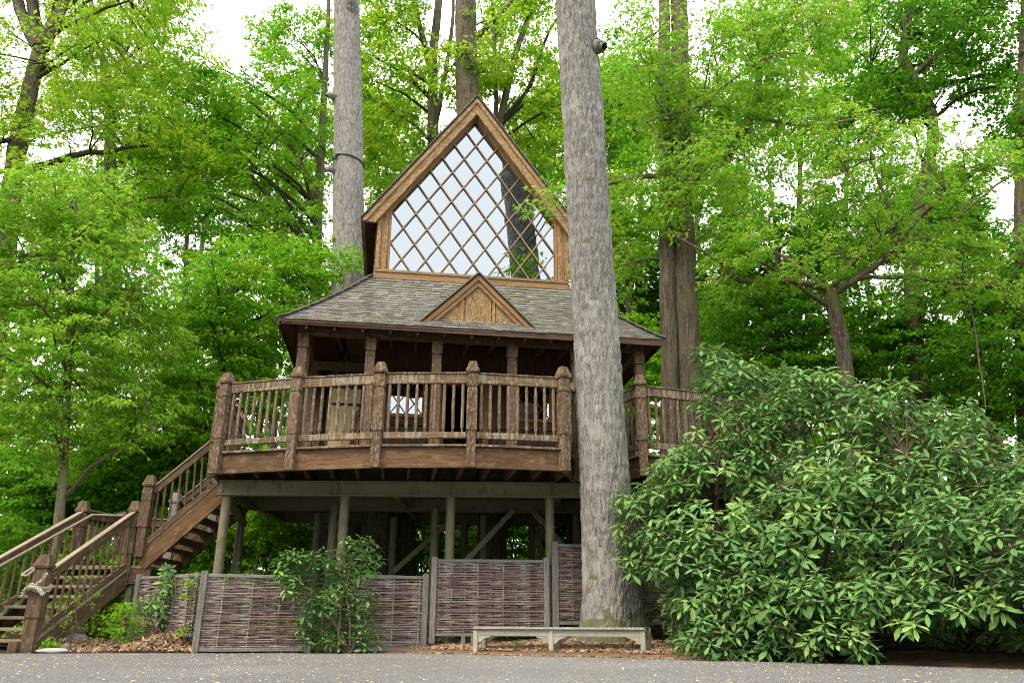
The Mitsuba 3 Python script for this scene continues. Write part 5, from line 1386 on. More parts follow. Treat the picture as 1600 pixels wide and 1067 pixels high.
tree('woodland_tree', 'light green tree behind the crown of the pale sapling', [(-15.5, 31.0, None), (-16.89, 31.0, 9.19), (-18.15, 31.0, 17.49)], [0.2, 0.16, 0.06], [[-18.29, 31.0, 17.49, np.float64(3.65), 2.6, np.float64(2.27)]], 312, 24, 0.19, 'fresh', seed=141, tv='OVAL', gap=0.4, limbs=8, crown_from=0.4, length=0.75, width=0.45, sides=10, step=0.3, amp=0.01)
tree('woodland_tree', 'light tree seen between the strapped trunk and the gable slope', [(-5.05, 33.0, None), (-5.69, 33.0, 11.27), (-6.07, 33.0, 22.15)], [0.2, 0.16, 0.06], [[-6.22, 33.0, 22.15, np.float64(2.16), np.float64(2.16), np.float64(3.43)]], 312, 24, 0.19, 'fresh', seed=142, tv='OVAL', gap=0.4, limbs=8, crown_from=0.4, length=0.75, width=0.45, sides=10, step=0.3, amp=0.01)
tree('woodland_tree', 'bright tree seen between the gable slope and the front grey trunk', [(1.58, 33.0, None), (1.57, 33.0, 11.31), (1.96, 33.0, 22.2)], [0.2, 0.16, 0.06], [[1.8, 33.0, 22.2, np.float64(2.16), np.float64(2.16), np.float64(3.43)]], 312, 24, 0.19, 'bright', seed=143, tv='OVAL', gap=0.4, limbs=8, crown_from=0.4, length=0.75, width=0.45, sides=10, step=0.3, amp=0.01)
tree('woodland_tree', 'light green tree behind the front grey trunk, right side', [(4.84, 31.0, None), (5.19, 31.0, 11.65), (6.02, 31.0, 23.32)], [0.2, 0.16, 0.06], [[5.88, 31.0, 23.32, np.float64(2.37), np.float64(2.37), np.float64(3.6)]], 312, 24, 0.19, 'fresh', seed=144, tv='OVAL', gap=0.4, limbs=8, crown_from=0.4, length=0.75, width=0.45, sides=10, step=0.3, amp=0.01)
tree('woodland_tree', 'bright tree behind the double trunk and its curved limb', [(8.21, 32.0, None), (8.87, 32.0, 11.45), (10.08, 32.0, 22.65)], [0.2, 0.16, 0.06], [[9.93, 32.0, 22.65, np.float64(3.33), 2.6, np.float64(3.36)]], 312, 24, 0.19, 'bright', seed=145, tv='OVAL', gap=0.4, limbs=8, crown_from=0.4, length=0.75, width=0.45, sides=10, step=0.3, amp=0.01)
tree('woodland_tree', 'tall bright maple behind the crooked tree', [(12.51, 31.0, None), (13.66, 31.0, 11.55), (15.48, 31.0, 23.03)], [0.2, 0.16, 0.06], [[15.33, 31.0, 23.03, np.float64(3.55), 2.6, np.float64(3.29)]], 312, 24, 0.19, 'bright', seed=146, tv='OVAL', gap=0.4, limbs=8, crown_from=0.4, length=0.75, width=0.45, sides=10, step=0.3, amp=0.01)
tree('woodland_tree', 'light green treetop at the top edge right of the double trunk', [(11.53, 33.0, None), (12.8, 33.0, 14.24), (14.87, 33.0, 29.55)], [0.2, 0.16, 0.06], [[14.71, 33.0, 29.55, np.float64(4.27), 2.6, np.float64(2.32)]], 312, 24, 0.19, 'fresh', seed=147, tv='OVAL', gap=0.4, limbs=8, crown_from=0.4, length=0.75, width=0.45, sides=10, step=0.3, amp=0.01)
tree('woodland_tree', 'green tree between the crooked tree and the white sky gap', [(15.38, 31.0, None), (16.47, 31.0, 9.37), (18.12, 31.0, 17.7)], [0.2, 0.16, 0.06], [[17.98, 31.0, 17.7, np.float64(2.53), np.float64(2.53), np.float64(1.99)]], 312, 24, 0.19, 'mid', seed=148, tv='OVAL', gap=0.4, limbs=8, crown_from=0.4, length=0.75, width=0.45, sides=10, step=0.3, amp=0.01)
tree('woodland_tree', 'bright tree close behind the tall full maple', [(-9.09, 32.0, None), (-10.1, 32.0, 10.77), (-10.93, 32.0, 21.12)], [0.2, 0.16, 0.06], [[-11.08, 32.0, 21.11, np.float64(3.28), 2.6, np.float64(3.61)]], 312, 24, 0.19, 'fresh', seed=149, tv='OVAL', gap=0.4, limbs=8, crown_from=0.4, length=0.75, width=0.45, sides=10, step=0.3, amp=0.01)
tree('host_tree', 'thick dark trunk under the deck, left of the middle', [(-3.03, 18.4, None), (-3.03, 18.4, 2.5), (-2.9299999999999997, 18.4, 5.6)], [0.414, 0.36, 0.324], [], 0, 0, 0, 'lime', 'brown_bark', sides=40, step=.08, amp=.025, seed=758, group='trunks that rise through the deck')
tree('host_tree', 'thinner dark trunk under the deck beside the thick one', [(-2.5, 19.2, None), (-2.5, 19.2, 2.5), (-2.4, 19.2, 5.6)], [0.27599999999999997, 0.24, 0.216], [], 0, 0, 0, 'lime', 'brown_bark', sides=40, step=.08, amp=.025, seed=802, group='trunks that rise through the deck')
tree('host_tree', 'dark trunk under the deck right of the middle support post', [(-0.44, 18.6, None), (-0.44, 18.6, 2.5), (-0.33999999999999997, 18.6, 5.6)], [0.3795, 0.33, 0.29700000000000004], [], 0, 0, 0, 'lime', 'brown_bark', sides=40, step=.08, amp=.025, seed=938, group='trunks that rise through the deck')
tree('host_tree', 'dark trunk under the deck behind the front grey trunk', [(1.59, 19.0, None), (1.59, 19.0, 2.5), (1.6900000000000002, 19.0, 5.6)], [0.345, 0.3, 0.27], [], 0, 0, 0, 'lime', 'brown_bark', sides=40, step=.08, amp=.025, seed=1075, group='trunks that rise through the deck')
tree('leafy_bush', 'leafy green bush behind the left support post under the deck', [(-5.77, 19.5, None), (-5.77, 19.5, 2.14), (-5.72, 19.5, 2.44)], [.035, .025, .012], [[-5.77, 19.5, 2.24, np.float64(1.07), np.float64(1.07), np.float64(0.85)]], 325, 20, .092, 'bright', seed=60, tv='OVAL', sides=8, amp=.002, length=.28, width=.2, layer=.25, gap=.36, limbs=8, limb_r=.6, crown_from=.1, twig='twig_bark', group='bushes under and around the deck')
tree('leafy_bush', 'small bright leafy bush between the stair and the left support post', [(-6.52, 18.2, None), (-6.52, 18.2, 2.02), (-6.47, 18.2, 2.32)], [.035, .025, .012], [[-6.52, 18.2, 2.12, np.float64(0.64), np.float64(0.64), np.float64(0.57)]], 325, 20, .092, 'bright', seed=61, tv='OVAL', sides=8, amp=.002, length=.28, width=.2, layer=.25, gap=.36, limbs=8, limb_r=.6, crown_from=.1, twig='twig_bark', group='bushes under and around the deck')
tree('leafy_bush', 'green bush deep behind the deck posts on the left', [(-4.11, 22.0, None), (-4.11, 22.0, 2.56), (-4.0600000000000005, 22.0, 2.86)], [.035, .025, .012], [[-4.11, 22.0, 2.66, np.float64(1.38), np.float64(1.38), np.float64(1.05)]], 325, 20, .092, 'mid', seed=62, tv='OVAL', sides=8, amp=.002, length=.28, width=.2, layer=.25, gap=.36, limbs=8, limb_r=.6, crown_from=.1, twig='twig_bark', group='bushes under and around the deck')
tree('leafy_bush', 'green bush deep behind the middle deck posts', [(-2.49, 23.0, None), (-2.49, 23.0, 2.49), (-2.4400000000000004, 23.0, 2.79)], [.035, .025, .012], [[-2.49, 23.0, 2.59, np.float64(1.26), np.float64(1.26), np.float64(1.09)]], 325, 20, .092, 'mid', seed=63, tv='OVAL', sides=8, amp=.002, length=.28, width=.2, layer=.25, gap=.36, limbs=8, limb_r=.6, crown_from=.1, twig='twig_bark', group='bushes under and around the deck')
tree('leafy_bush', 'bright green bush seen through the dark gap left of the right front support post', [(0.03, 23.0, None), (0.03, 23.0, 2.5), (0.08, 23.0, 2.8)], [.035, .025, .012], [[0.03, 23.0, 2.6, np.float64(1.44), np.float64(1.44), np.float64(1.0)]], 325, 20, .092, 'bright', seed=64, tv='OVAL', sides=8, amp=.002, length=.28, width=.2, layer=.25, gap=.36, limbs=8, limb_r=.6, crown_from=.1, twig='twig_bark', group='bushes under and around the deck')
tree('leafy_bush', 'green bush behind the front grey trunk under the deck', [(1.75, 22.0, None), (1.75, 22.0, 2.59), (1.8, 22.0, 2.89)], [.035, .025, .012], [[1.75, 22.0, 2.69, np.float64(1.04), np.float64(1.04), np.float64(1.05)]], 325, 20, .092, 'mid', seed=65, tv='OVAL', sides=8, amp=.002, length=.28, width=.2, layer=.25, gap=.36, limbs=8, limb_r=.6, crown_from=.1, twig='twig_bark', group='bushes under and around the deck')
tree('leafy_bush', 'low bright green bush under the lower stair flight', [(-8.29, 16.6, None), (-8.29, 16.6, 1.17), (-8.239999999999998, 16.6, 1.47)], [.035, .025, .012], [[-8.29, 16.6, 1.27, np.float64(0.77), np.float64(0.77), np.float64(0.65)]], 325, 20, .092, 'bright', seed=66, tv='OVAL', sides=8, amp=.002, length=.28, width=.2, layer=.25, gap=.36, limbs=8, limb_r=.6, crown_from=.1, twig='twig_bark', group='bushes under and around the deck')
tree('leafy_bush', 'green bush behind the lower stair rail at the left edge', [(-10.75, 18.0, None), (-10.75, 18.0, 1.7), (-10.7, 18.0, 2.0)], [.035, .025, .012], [[-10.75, 18.0, 1.8, np.float64(1.26), np.float64(1.26), np.float64(0.85)]], 325, 20, .092, 'mid', seed=67, tv='OVAL', sides=8, amp=.002, length=.28, width=.2, layer=.25, gap=.36, limbs=8, limb_r=.6, crown_from=.1, twig='twig_bark', group='bushes under and around the deck')
tree('leafy_bush', 'green bush behind the stair landing', [(-8.51, 19.5, None), (-8.51, 19.5, 2.13), (-8.459999999999999, 19.5, 2.43)], [.035, .025, .012], [[-8.51, 19.5, 2.23, np.float64(1.07), np.float64(1.07), np.float64(0.92)]], 325, 20, .092, 'mid', seed=68, tv='OVAL', sides=8, amp=.002, length=.28, width=.2, layer=.25, gap=.36, limbs=8, limb_r=.6, crown_from=.1, twig='twig_bark', group='bushes under and around the deck')
tree('leafy_bush', 'tall green bush at the back under the left half of the deck', [(-6.28, 25.0, None), (-6.28, 25.0, 3.24), (-6.23, 25.0, 3.54)], [.035, .025, .012], [[-6.28, 25.0, 3.34, np.float64(1.77), np.float64(1.77), np.float64(1.39)]], 325, 20, .092, 'bright', seed=69, tv='OVAL', sides=8, amp=.002, length=.28, width=.2, layer=.25, gap=.36, limbs=8, limb_r=.6, crown_from=.1, twig='twig_bark', group='bushes under and around the deck')
tree('leafy_bush', 'tall dim green bush at the back under the middle of the deck', [(-3.81, 27.0, None), (-3.81, 27.0, 3.7), (-3.7600000000000002, 27.0, 4.0)], [.035, .025, .012], [[-3.81, 27.0, 3.8, np.float64(2.13), np.float64(2.13), np.float64(1.62)]], 325, 20, .092, 'mid', seed=70, tv='OVAL', sides=8, amp=.002, length=.28, width=.2, layer=.25, gap=.36, limbs=8, limb_r=.6, crown_from=.1, twig='twig_bark', group='bushes under and around the deck')
tree('leafy_bush', 'tall green bush at the back under the right half of the deck', [(-0.79, 26.0, None), (-0.79, 26.0, 3.48), (-0.74, 26.0, 3.78)], [.035, .025, .012], [[-0.79, 26.0, 3.58, np.float64(2.05), np.float64(2.05), np.float64(1.56)]], 325, 20, .092, 'bright', seed=71, tv='OVAL', sides=8, amp=.002, length=.28, width=.2, layer=.25, gap=.36, limbs=8, limb_r=.6, crown_from=.1, twig='twig_bark', group='bushes under and around the deck')
tree('leafy_bush', 'tall dim bush at the back left of the front grey trunk', [(1.74, 27.0, None), (1.74, 27.0, 3.72), (1.79, 27.0, 4.02)], [.035, .025, .012], [[1.74, 27.0, 3.82, np.float64(1.92), np.float64(1.92), np.float64(1.62)]], 325, 20, .092, 'mid', seed=72, tv='OVAL', sides=8, amp=.002, length=.28, width=.2, layer=.25, gap=.36, limbs=8, limb_r=.6, crown_from=.1, twig='twig_bark', group='bushes under and around the deck')
tree('leafy_bush', 'tall green bush behind the front grey trunk and deck end', [(3.8, 25.0, None), (3.8, 25.0, 3.68), (3.8499999999999996, 25.0, 3.98)], [.035, .025, .012], [[3.8, 25.0, 3.78, np.float64(1.78), np.float64(1.78), np.float64(1.8)]], 325, 20, .092, 'mid', seed=73, tv='OVAL', sides=8, amp=.002, length=.28, width=.2, layer=.25, gap=.36, limbs=8, limb_r=.6, crown_from=.1, twig='twig_bark', group='bushes under and around the deck')
tree('leafy_bush', 'tall green bush at the back beside the upper stair', [(-7.96, 24.0, None), (-7.96, 24.0, 3.48), (-7.91, 24.0, 3.78)], [.035, .025, .012], [[-7.96, 24.0, 3.58, np.float64(1.71), np.float64(1.71), np.float64(1.34)]], 325, 20, .092, 'mid', seed=74, tv='OVAL', sides=8, amp=.002, length=.28, width=.2, layer=.25, gap=.36, limbs=8, limb_r=.6, crown_from=.1, twig='twig_bark', group='bushes under and around the deck')
tree('leafy_bush', 'dim green bush behind the left part of the huge rhododendron', [(4.68, 18.5, None), (4.68, 18.5, 2.38), (4.7299999999999995, 18.5, 2.68)], [.035, .025, .012], [[4.68, 18.5, 2.48, np.float64(1.46), np.float64(1.46), np.float64(1.32)]], 325, 20, .092, 'mid', seed=75, tv='OVAL', sides=8, amp=.002, length=.28, width=.2, layer=.25, gap=.36, limbs=8, limb_r=.6, crown_from=.1, twig='twig_bark', group='bushes under and around the deck')
tree('leafy_bush', 'dim green bush behind the middle of the huge rhododendron', [(6.98, 18.0, None), (6.98, 18.0, 2.48), (7.03, 18.0, 2.78)], [.035, .025, .012], [[6.98, 18.0, 2.58, np.float64(1.56), np.float64(1.56), np.float64(1.43)]], 325, 20, .092, 'mid', seed=76, tv='OVAL', sides=8, amp=.002, length=.28, width=.2, layer=.25, gap=.36, limbs=8, limb_r=.6, crown_from=.1, twig='twig_bark', group='bushes under and around the deck')
tree('leafy_bush', 'dim green bush behind the right part of the huge rhododendron', [(8.98, 17.5, None), (8.98, 17.5, 2.3), (9.030000000000001, 17.5, 2.6)], [.035, .025, .012], [[8.98, 17.5, 2.4, np.float64(1.52), np.float64(1.52), np.float64(1.25)]], 325, 20, .092, 'mid', seed=77, tv='OVAL', sides=8, amp=.002, length=.28, width=.2, layer=.25, gap=.36, limbs=8, limb_r=.6, crown_from=.1, twig='twig_bark', group='bushes under and around the deck')
tree('leafy_bush', 'dim green bush behind the rhododendron at the right edge', [(10.63, 17.0, None), (10.63, 17.0, 2.38), (10.680000000000001, 17.0, 2.68)], [.035, .025, .012], [[10.63, 17.0, 2.48, np.float64(1.34), np.float64(1.34), np.float64(1.22)]], 325, 20, .092, 'mid', seed=78, tv='OVAL', sides=8, amp=.002, length=.28, width=.2, layer=.25, gap=.36, limbs=8, limb_r=.6, crown_from=.1, twig='twig_bark', group='bushes under and around the deck')
tree('distant_tree', 'distant green tree at the far left edge', [(-34.53, 44, None), (-34.53, 44, 12.75), (-34.53, 44, 25.5)], [.3, .24, .08], [[-31.97, 44.0, 14.75, np.float64(5.58), 3.5, np.float64(7.33)], [-31.92, 42.5, 9.87, np.float64(4.17), 3.0, np.float64(3.86)], [-27.23, 42.0, 7.72, np.float64(4.05), 3.0, np.float64(3.75)], [-26.84, 40.0, 4.08, np.float64(4.22), 2.5, np.float64(2.21)]], 299, 18, .44, 'mid', seed=80, sides=8, length=1.0, width=.6, layer=.9, gap=.38, limbs=8, crown_from=.2, tv='OVAL', group='distant trees at the back of the wood')
tree('distant_tree', 'distant green tree behind the pale sapling', [(-26.13, 40, None), (-26.13, 40, 11.21), (-26.13, 40, 22.43)], [.3, .24, .08], [[-24.27, 40.0, 13.12, np.float64(4.05), 3.5, np.float64(6.44)], [-24.07, 38.5, 8.69, np.float64(3.01), 3.0, np.float64(3.49)], [-20.62, 38.0, 6.74, np.float64(2.93), 3.0, np.float64(3.38)], [-20.22, 36.0, 3.74, np.float64(3.04), 2.5, np.float64(1.99)]], 299, 18, .44, 'bright', seed=81, sides=8, length=1.0, width=.6, layer=.9, gap=.38, limbs=8, crown_from=.2, tv='OVAL', group='distant trees at the back of the wood')
tree('distant_tree', 'distant green tree behind the leaning oak', [(-25.03, 46, None), (-25.03, 46, 14.07), (-25.03, 46, 28.15)], [.3, .24, .08], [[-23.04, 46.0, 16.08, np.float64(4.69), 3.5, np.float64(8.07)], [-23.28, 44.5, 10.93, np.float64(3.51), 3.0, np.float64(4.06)], [-19.43, 44.0, 8.65, np.float64(3.41), 3.0, np.float64(3.95)], [-19.32, 42.0, 4.31, np.float64(3.55), 2.5, np.float64(2.32)]], 299, 18, .44, 'mid', seed=82, sides=8, length=1.0, width=.6, layer=.9, gap=.38, limbs=8, crown_from=.2, tv='OVAL', group='distant trees at the back of the wood')
tree('distant_tree', 'distant green tree behind the broad low maple', [(-18.16, 42, None), (-18.16, 42, 12.66), (-18.16, 42, 25.32)], [.3, .24, .08], [[-16.73, 42.0, 14.55, np.float64(3.92), 3.5, np.float64(7.25)], [-17.04, 40.5, 9.84, np.float64(2.92), 3.0, np.float64(3.69)], [-13.89, 40.0, 7.76, np.float64(2.84), 3.0, np.float64(3.58)], [-13.92, 38.0, 3.96, np.float64(2.94), 2.5, np.float64(2.1)]], 299, 18, .44, 'bright', seed=83, sides=8, length=1.0, width=.6, layer=.9, gap=.38, limbs=8, crown_from=.2, tv='OVAL', group='distant trees at the back of the wood')
tree('distant_tree', 'distant green tree behind the strapped grey trunk', [(-15.57, 48, None), (-15.57, 48, 14.96), (-15.57, 48, 29.92)], [.3, .24, .08], [[-14.29, 48.0, 17.03, np.float64(4.9), 3.5, np.float64(8.56)], [-15.19, 46.5, 11.64, np.float64(3.67), 3.0, np.float64(4.25)], [-11.42, 46.0, 9.26, np.float64(3.57), 3.0, np.float64(4.13)], [-11.99, 44.0, 4.54, np.float64(3.72), 2.5, np.float64(2.43)]], 299, 18, .44, 'mid', seed=84, sides=8, length=1.0, width=.6, layer=.9, gap=.38, limbs=8, crown_from=.2, tv='OVAL', group='distant trees at the back of the wood')
tree('distant_tree', 'distant green tree left of the gable', [(-9.11, 45, None), (-9.11, 45, 13.35), (-9.11, 45, 26.69)], [.3, .24, .08], [[-8.38, 45.0, 15.41, np.float64(3.81), 3.5, np.float64(7.64)], [-9.24, 43.5, 10.4, np.float64(2.85), 3.0, np.float64(3.96)], [-6.37, 43.0, 8.18, np.float64(2.77), 3.0, np.float64(3.85)], [-7.0, 41.0, 4.28, np.float64(2.89), 2.5, np.float64(2.27)]], 299, 18, .44, 'fresh', seed=85, sides=8, length=1.0, width=.6, layer=.9, gap=.38, limbs=8, crown_from=.2, tv='OVAL', group='distant trees at the back of the wood')
tree('distant_tree', 'distant green tree straight behind the gable', [(-4.65, 50, None), (-4.65, 50, 15.09), (-4.65, 50, 30.17)], [.3, .24, .08], [[-4.24, 50.0, 17.33, np.float64(4.67), 3.5, np.float64(8.63)], [-5.7, 48.5, 11.77, np.float64(3.5), 3.0, np.float64(4.42)], [-2.34, 48.0, 9.3, np.float64(3.41), 3.0, np.float64(4.3)], [-3.54, 46.0, 4.77, np.float64(3.56), 2.5, np.float64(2.54)]], 299, 18, .44, 'fresh', seed=86, sides=8, length=1.0, width=.6, layer=.9, gap=.38, limbs=8, crown_from=.2, tv='OVAL', group='distant trees at the back of the wood')
tree('distant_tree', 'distant green tree right of the gable peak', [(2.11, 47, None), (2.11, 47, 14.46), (2.11, 47, 28.92)], [.3, .24, .08], [[2.0, 47.0, 16.56, np.float64(4.39), 3.5, np.float64(8.25)], [0.25, 45.5, 11.29, np.float64(3.29), 3.0, np.float64(4.15)], [3.26, 45.0, 8.96, np.float64(3.2), 3.0, np.float64(4.04)], [1.74, 43.0, 4.51, np.float64(3.33), 2.5, np.float64(2.38)]], 299, 18, .44, 'fresh', seed=87, sides=8, length=1.0, width=.6, layer=.9, gap=.38, limbs=8, crown_from=.2, tv='OVAL', group='distant trees at the back of the wood')
tree('distant_tree', 'distant green tree behind the front grey trunk', [(6.32, 43, None), (6.32, 43, 13.71), (6.32, 43, 27.43)], [.3, .24, .08], [[5.87, 43.0, 15.6, np.float64(3.3), 3.5, np.float64(7.8)], [4.26, 41.5, 10.71, np.float64(2.46), 3.0, np.float64(3.8)], [6.4, 41.0, 8.55, np.float64(2.39), 3.0, np.float64(3.69)], [4.93, 39.0, 4.15, np.float64(2.47), 2.5, np.float64(2.16)]], 299, 18, .44, 'bright', seed=88, sides=8, length=1.0, width=.6, layer=.9, gap=.38, limbs=8, crown_from=.2, tv='OVAL', group='distant trees at the back of the wood')
tree('distant_tree', 'distant green tree behind the double trunk', [(12.47, 48, None), (12.47, 48, 15.82), (12.47, 48, 31.64)], [.3, .24, .08], [[11.49, 48.0, 17.82, np.float64(4.51), 3.5, np.float64(8.99)], [9.09, 46.5, 12.36, np.float64(3.38), 3.0, np.float64(4.27)], [11.94, 46.0, 9.95, np.float64(3.29), 3.0, np.float64(4.15)], [9.7, 44.0, 4.65, np.float64(3.41), 2.5, np.float64(2.43)]], 299, 18, .44, 'mid', seed=89, sides=8, length=1.0, width=.6, layer=.9, gap=.38, limbs=8, crown_from=.2, tv='OVAL', group='distant trees at the back of the wood')
tree('distant_tree', 'distant green tree behind the curved limb', [(16.26, 44, None), (16.26, 44, 14.06), (16.26, 44, 28.12)], [.3, .24, .08], [[15.01, 44.0, 16.0, np.float64(4.5), 3.5, np.float64(7.99)], [12.35, 42.5, 11.0, np.float64(3.36), 3.0, np.float64(3.89)], [15.09, 42.0, 8.8, np.float64(3.27), 3.0, np.float64(3.78)], [12.58, 40.0, 4.28, np.float64(3.38), 2.5, np.float64(2.21)]], 299, 18, .44, 'bright', seed=90, sides=8, length=1.0, width=.6, layer=.9, gap=.38, limbs=8, crown_from=.2, tv='OVAL', group='distant trees at the back of the wood')
tree('distant_tree', 'distant green tree behind the crooked tree', [(24.29, 50, None), (24.29, 50, 15.17), (24.29, 50, 30.34)], [.3, .24, .08], [[22.51, 50.0, 17.48, np.float64(5.1), 3.5, np.float64(8.64)], [19.22, 48.5, 11.91, np.float64(3.82), 3.0, np.float64(4.42)], [22.22, 48.0, 9.43, np.float64(3.72), 3.0, np.float64(4.31)], [19.15, 46.0, 4.89, np.float64(3.89), 2.5, np.float64(2.55)]], 299, 18, .44, 'mid', seed=91, sides=8, length=1.0, width=.6, layer=.9, gap=.38, limbs=8, crown_from=.2, tv='OVAL', group='distant trees at the back of the wood')
tree('distant_tree', 'distant green tree below the right sky gap', [(26.39, 46, None), (26.39, 46, 10.97), (26.39, 46, 21.94)], [.3, .24, .08], [[24.95, 46.0, 13.5, np.float64(4.22), 3.5, np.float64(6.24)], [21.79, 44.5, 8.6, np.float64(3.16), 3.0, np.float64(3.99)], [24.09, 44.0, 6.42, np.float64(3.07), 3.0, np.float64(3.88)], [21.44, 42.0, 4.52, np.float64(3.26), 2.5, np.float64(2.33)]], 299, 18, .44, 'mid', seed=92, sides=8, length=1.0, width=.6, layer=.9, gap=.38, limbs=8, crown_from=.2, tv='OVAL', group='distant trees at the back of the wood')
tree('distant_tree', 'distant green tree at the far right edge', [(30.17, 44, None), (30.17, 44, 9.26), (30.17, 44, 18.51)], [.3, .24, .08], [[28.77, 44.0, 11.83, np.float64(4.73), 3.5, np.float64(5.24)], [25.14, 42.5, 7.23, np.float64(3.54), 3.0, np.float64(3.78)], [27.69, 42.0, 5.19, np.float64(3.44), 3.0, np.float64(3.67)], [24.81, 40.0, 4.35, np.float64(3.67), 2.5, np.float64(2.22)]], 299, 18, .44, 'mid', seed=93, sides=8, length=1.0, width=.6, layer=.9, gap=.38, limbs=8, crown_from=.2, tv='OVAL', group='distant trees at the back of the wood')
tree('unseen_roadside_tree', 'unseen green tree placed to dim low light on the deck, first in the row', [(-30, -26, None), (-30, -26, 7.5), (-30, -26, 13.5)], [.3, .22, .08], [[-30,-26,8.25,7,4,6.3]], 150, 11, 1.2, 'mid', seed=120, sides=8, length=1.5, width=1.0, layer=1.2, gap=.30, limbs=3, crown_from=.2, tv='OVAL', group='unseen trees that dim low sky light on the deck and porch')  # row of trees out of view, placed to darken the deck underside and porch
tree('unseen_roadside_tree', 'unseen green tree placed to dim low light on the deck, second in the row', [(-18, -30, None), (-18, -30, 8.5), (-18, -30, 15.3)], [.3, .22, .08], [[-18,-30,9.350000000000001,7.5,4,7.14]], 150, 11, 1.2, 'mid', seed=121, sides=8, length=1.5, width=1.0, layer=1.2, gap=.30, limbs=3, crown_from=.2, tv='OVAL', group='unseen trees that dim low sky light on the deck and porch')
tree('unseen_roadside_tree', 'unseen green tree placed to dim low light on the deck, third in the row', [(-6, -28, None), (-6, -28, 7.5), (-6, -28, 13.5)], [.3, .22, .08], [[-6,-28,8.25,7,4,6.3]], 150, 11, 1.2, 'mid', seed=122, sides=8, length=1.5, width=1.0, layer=1.2, gap=.30, limbs=3, crown_from=.2, tv='OVAL', group='unseen trees that dim low sky light on the deck and porch')
tree('unseen_roadside_tree', 'unseen green tree placed to dim low light on the deck, fourth in the row', [(6, -31, None), (6, -31, 8.5), (6, -31, 15.3)], [.3, .22, .08], [[6,-31,9.350000000000001,8,4,7.14]], 150, 11, 1.2, 'mid', seed=123, sides=8, length=1.5, width=1.0, layer=1.2, gap=.30, limbs=3, crown_from=.2, tv='OVAL', group='unseen trees that dim low sky light on the deck and porch')
tree('unseen_roadside_tree', 'unseen green tree placed to dim low light on the deck, fifth in the row', [(18, -29, None), (18, -29, 8.0), (18, -29, 14.4)], [.3, .22, .08], [[18,-29,8.8,7.5,4,6.72]], 150, 11, 1.2, 'mid', seed=124, sides=8, length=1.5, width=1.0, layer=1.2, gap=.30, limbs=3, crown_from=.2, tv='OVAL', group='unseen trees that dim low sky light on the deck and porch')
tree('unseen_roadside_tree', 'unseen green tree placed to dim low light on the deck, sixth in the row', [(30, -25, None), (30, -25, 8.0), (30, -25, 14.4)], [.3, .22, .08], [[30,-25,8.8,7.5,4,6.72]], 150, 11, 1.2, 'mid', seed=125, sides=8, length=1.5, width=1.0, layer=1.2, gap=.30, limbs=3, crown_from=.2, tv='OVAL', group='unseen trees that dim low sky light on the deck and porch')
tree('unseen_roadside_tree', 'unseen green tree placed to dim low light on the deck, seventh in the row', [(38, -12, None), (38, -12, 8.5), (38, -12, 15.3)], [.3, .22, .08], [[38,-12,9.350000000000001,7.5,4,7.14]], 150, 11, 1.2, 'mid', seed=126, sides=8, length=1.5, width=1.0, layer=1.2, gap=.30, limbs=3, crown_from=.2, tv='OVAL', group='unseen trees that dim low sky light on the deck and porch')
tree('unseen_roadside_tree', 'unseen green tree placed to dim low light on the deck, eighth in the row', [(-38, -14, None), (-38, -14, 8.0), (-38, -14, 14.4)], [.3, .22, .08], [[-38,-14,8.8,7.5,4,6.72]], 150, 11, 1.2, 'mid', seed=127, sides=8, length=1.5, width=1.0, layer=1.2, gap=.30, limbs=3, crown_from=.2, tv='OVAL', group='unseen trees that dim low sky light on the deck and porch')
tree('unseen_roadside_tree', 'unseen green tree placed to dim low light on the deck, ninth in the row', [(-30, 2, None), (-30, 2, 7.5), (-30, 2, 13.5)], [.3, .22, .08], [[-30,2,8.25,6.5,4,6.3]], 150, 11, 1.2, 'mid', seed=128, sides=8, length=1.5, width=1.0, layer=1.2, gap=.30, limbs=3, crown_from=.2, tv='OVAL', group='unseen trees that dim low sky light on the deck and porch')
tree('unseen_roadside_tree', 'unseen green tree placed to dim low light on the deck, tenth in the row', [(32, 3, None), (32, 3, 8.0), (32, 3, 14.4)], [.3, .22, .08], [[32,3,8.8,6.5,4,6.72]], 150, 11, 1.2, 'mid', seed=129, sides=8, length=1.5, width=1.0, layer=1.2, gap=.30, limbs=3, crown_from=.2, tv='OVAL', group='unseen trees that dim low sky light on the deck and porch')
# ------------------------------------------------------------------ low green growth on the slope
def cover(name, label, n, xr, yr, size, hgt, pal, seed, keep=None, lean=.5):
    rr = np.random.default_rng(seed)
    x, y = rr.uniform(*xr, n), rr.uniform(*yr, n)
    d = edge_dist(x, y)
    ok = d > .35
    if keep is not None:
        ok &= keep(x, y)
    ok &= meshkit.fbm(np.stack([x, y, 0 * x], 1) * .9, 3, 77) > .40 + .10 * rr.uniform(-1, 1, n)
    x, y = x[ok], y[ok]
    m = len(x)
    hh = hgt * rr.uniform(.15, 1, m) * (.4 + 1.2 * meshkit.fbm(np.stack([x, y, 0 * x], 1) * 1.3, 2, 78))
    b = np.stack([x, y, ground_z(x, y) + hh], 1)
    a = rr.uniform(0, 6.28, m)
    dd = np.stack([np.cos(a), np.sin(a), rr.normal(-.15, .3, m)], 1)
    nn = np.stack([rr.normal(0, lean, m), rr.normal(-.25, lean, m), np.ones(m)], 1)
    cols = PAL[pal][rr.integers(0, 4, m)] * rr.uniform(.7, 1.25, (m, 1))
    V, F, C = leaves(b, dd, nn, size * rr.uniform(.6, 1.3, m), cols, OVAL_V * [1.8, 1, 1], OVAL_F)
    k = thing(name, label, 'ground cover', kind='stuff')
    scene[k] = mikit.ply((V, F), 'leaf', False, color=C)


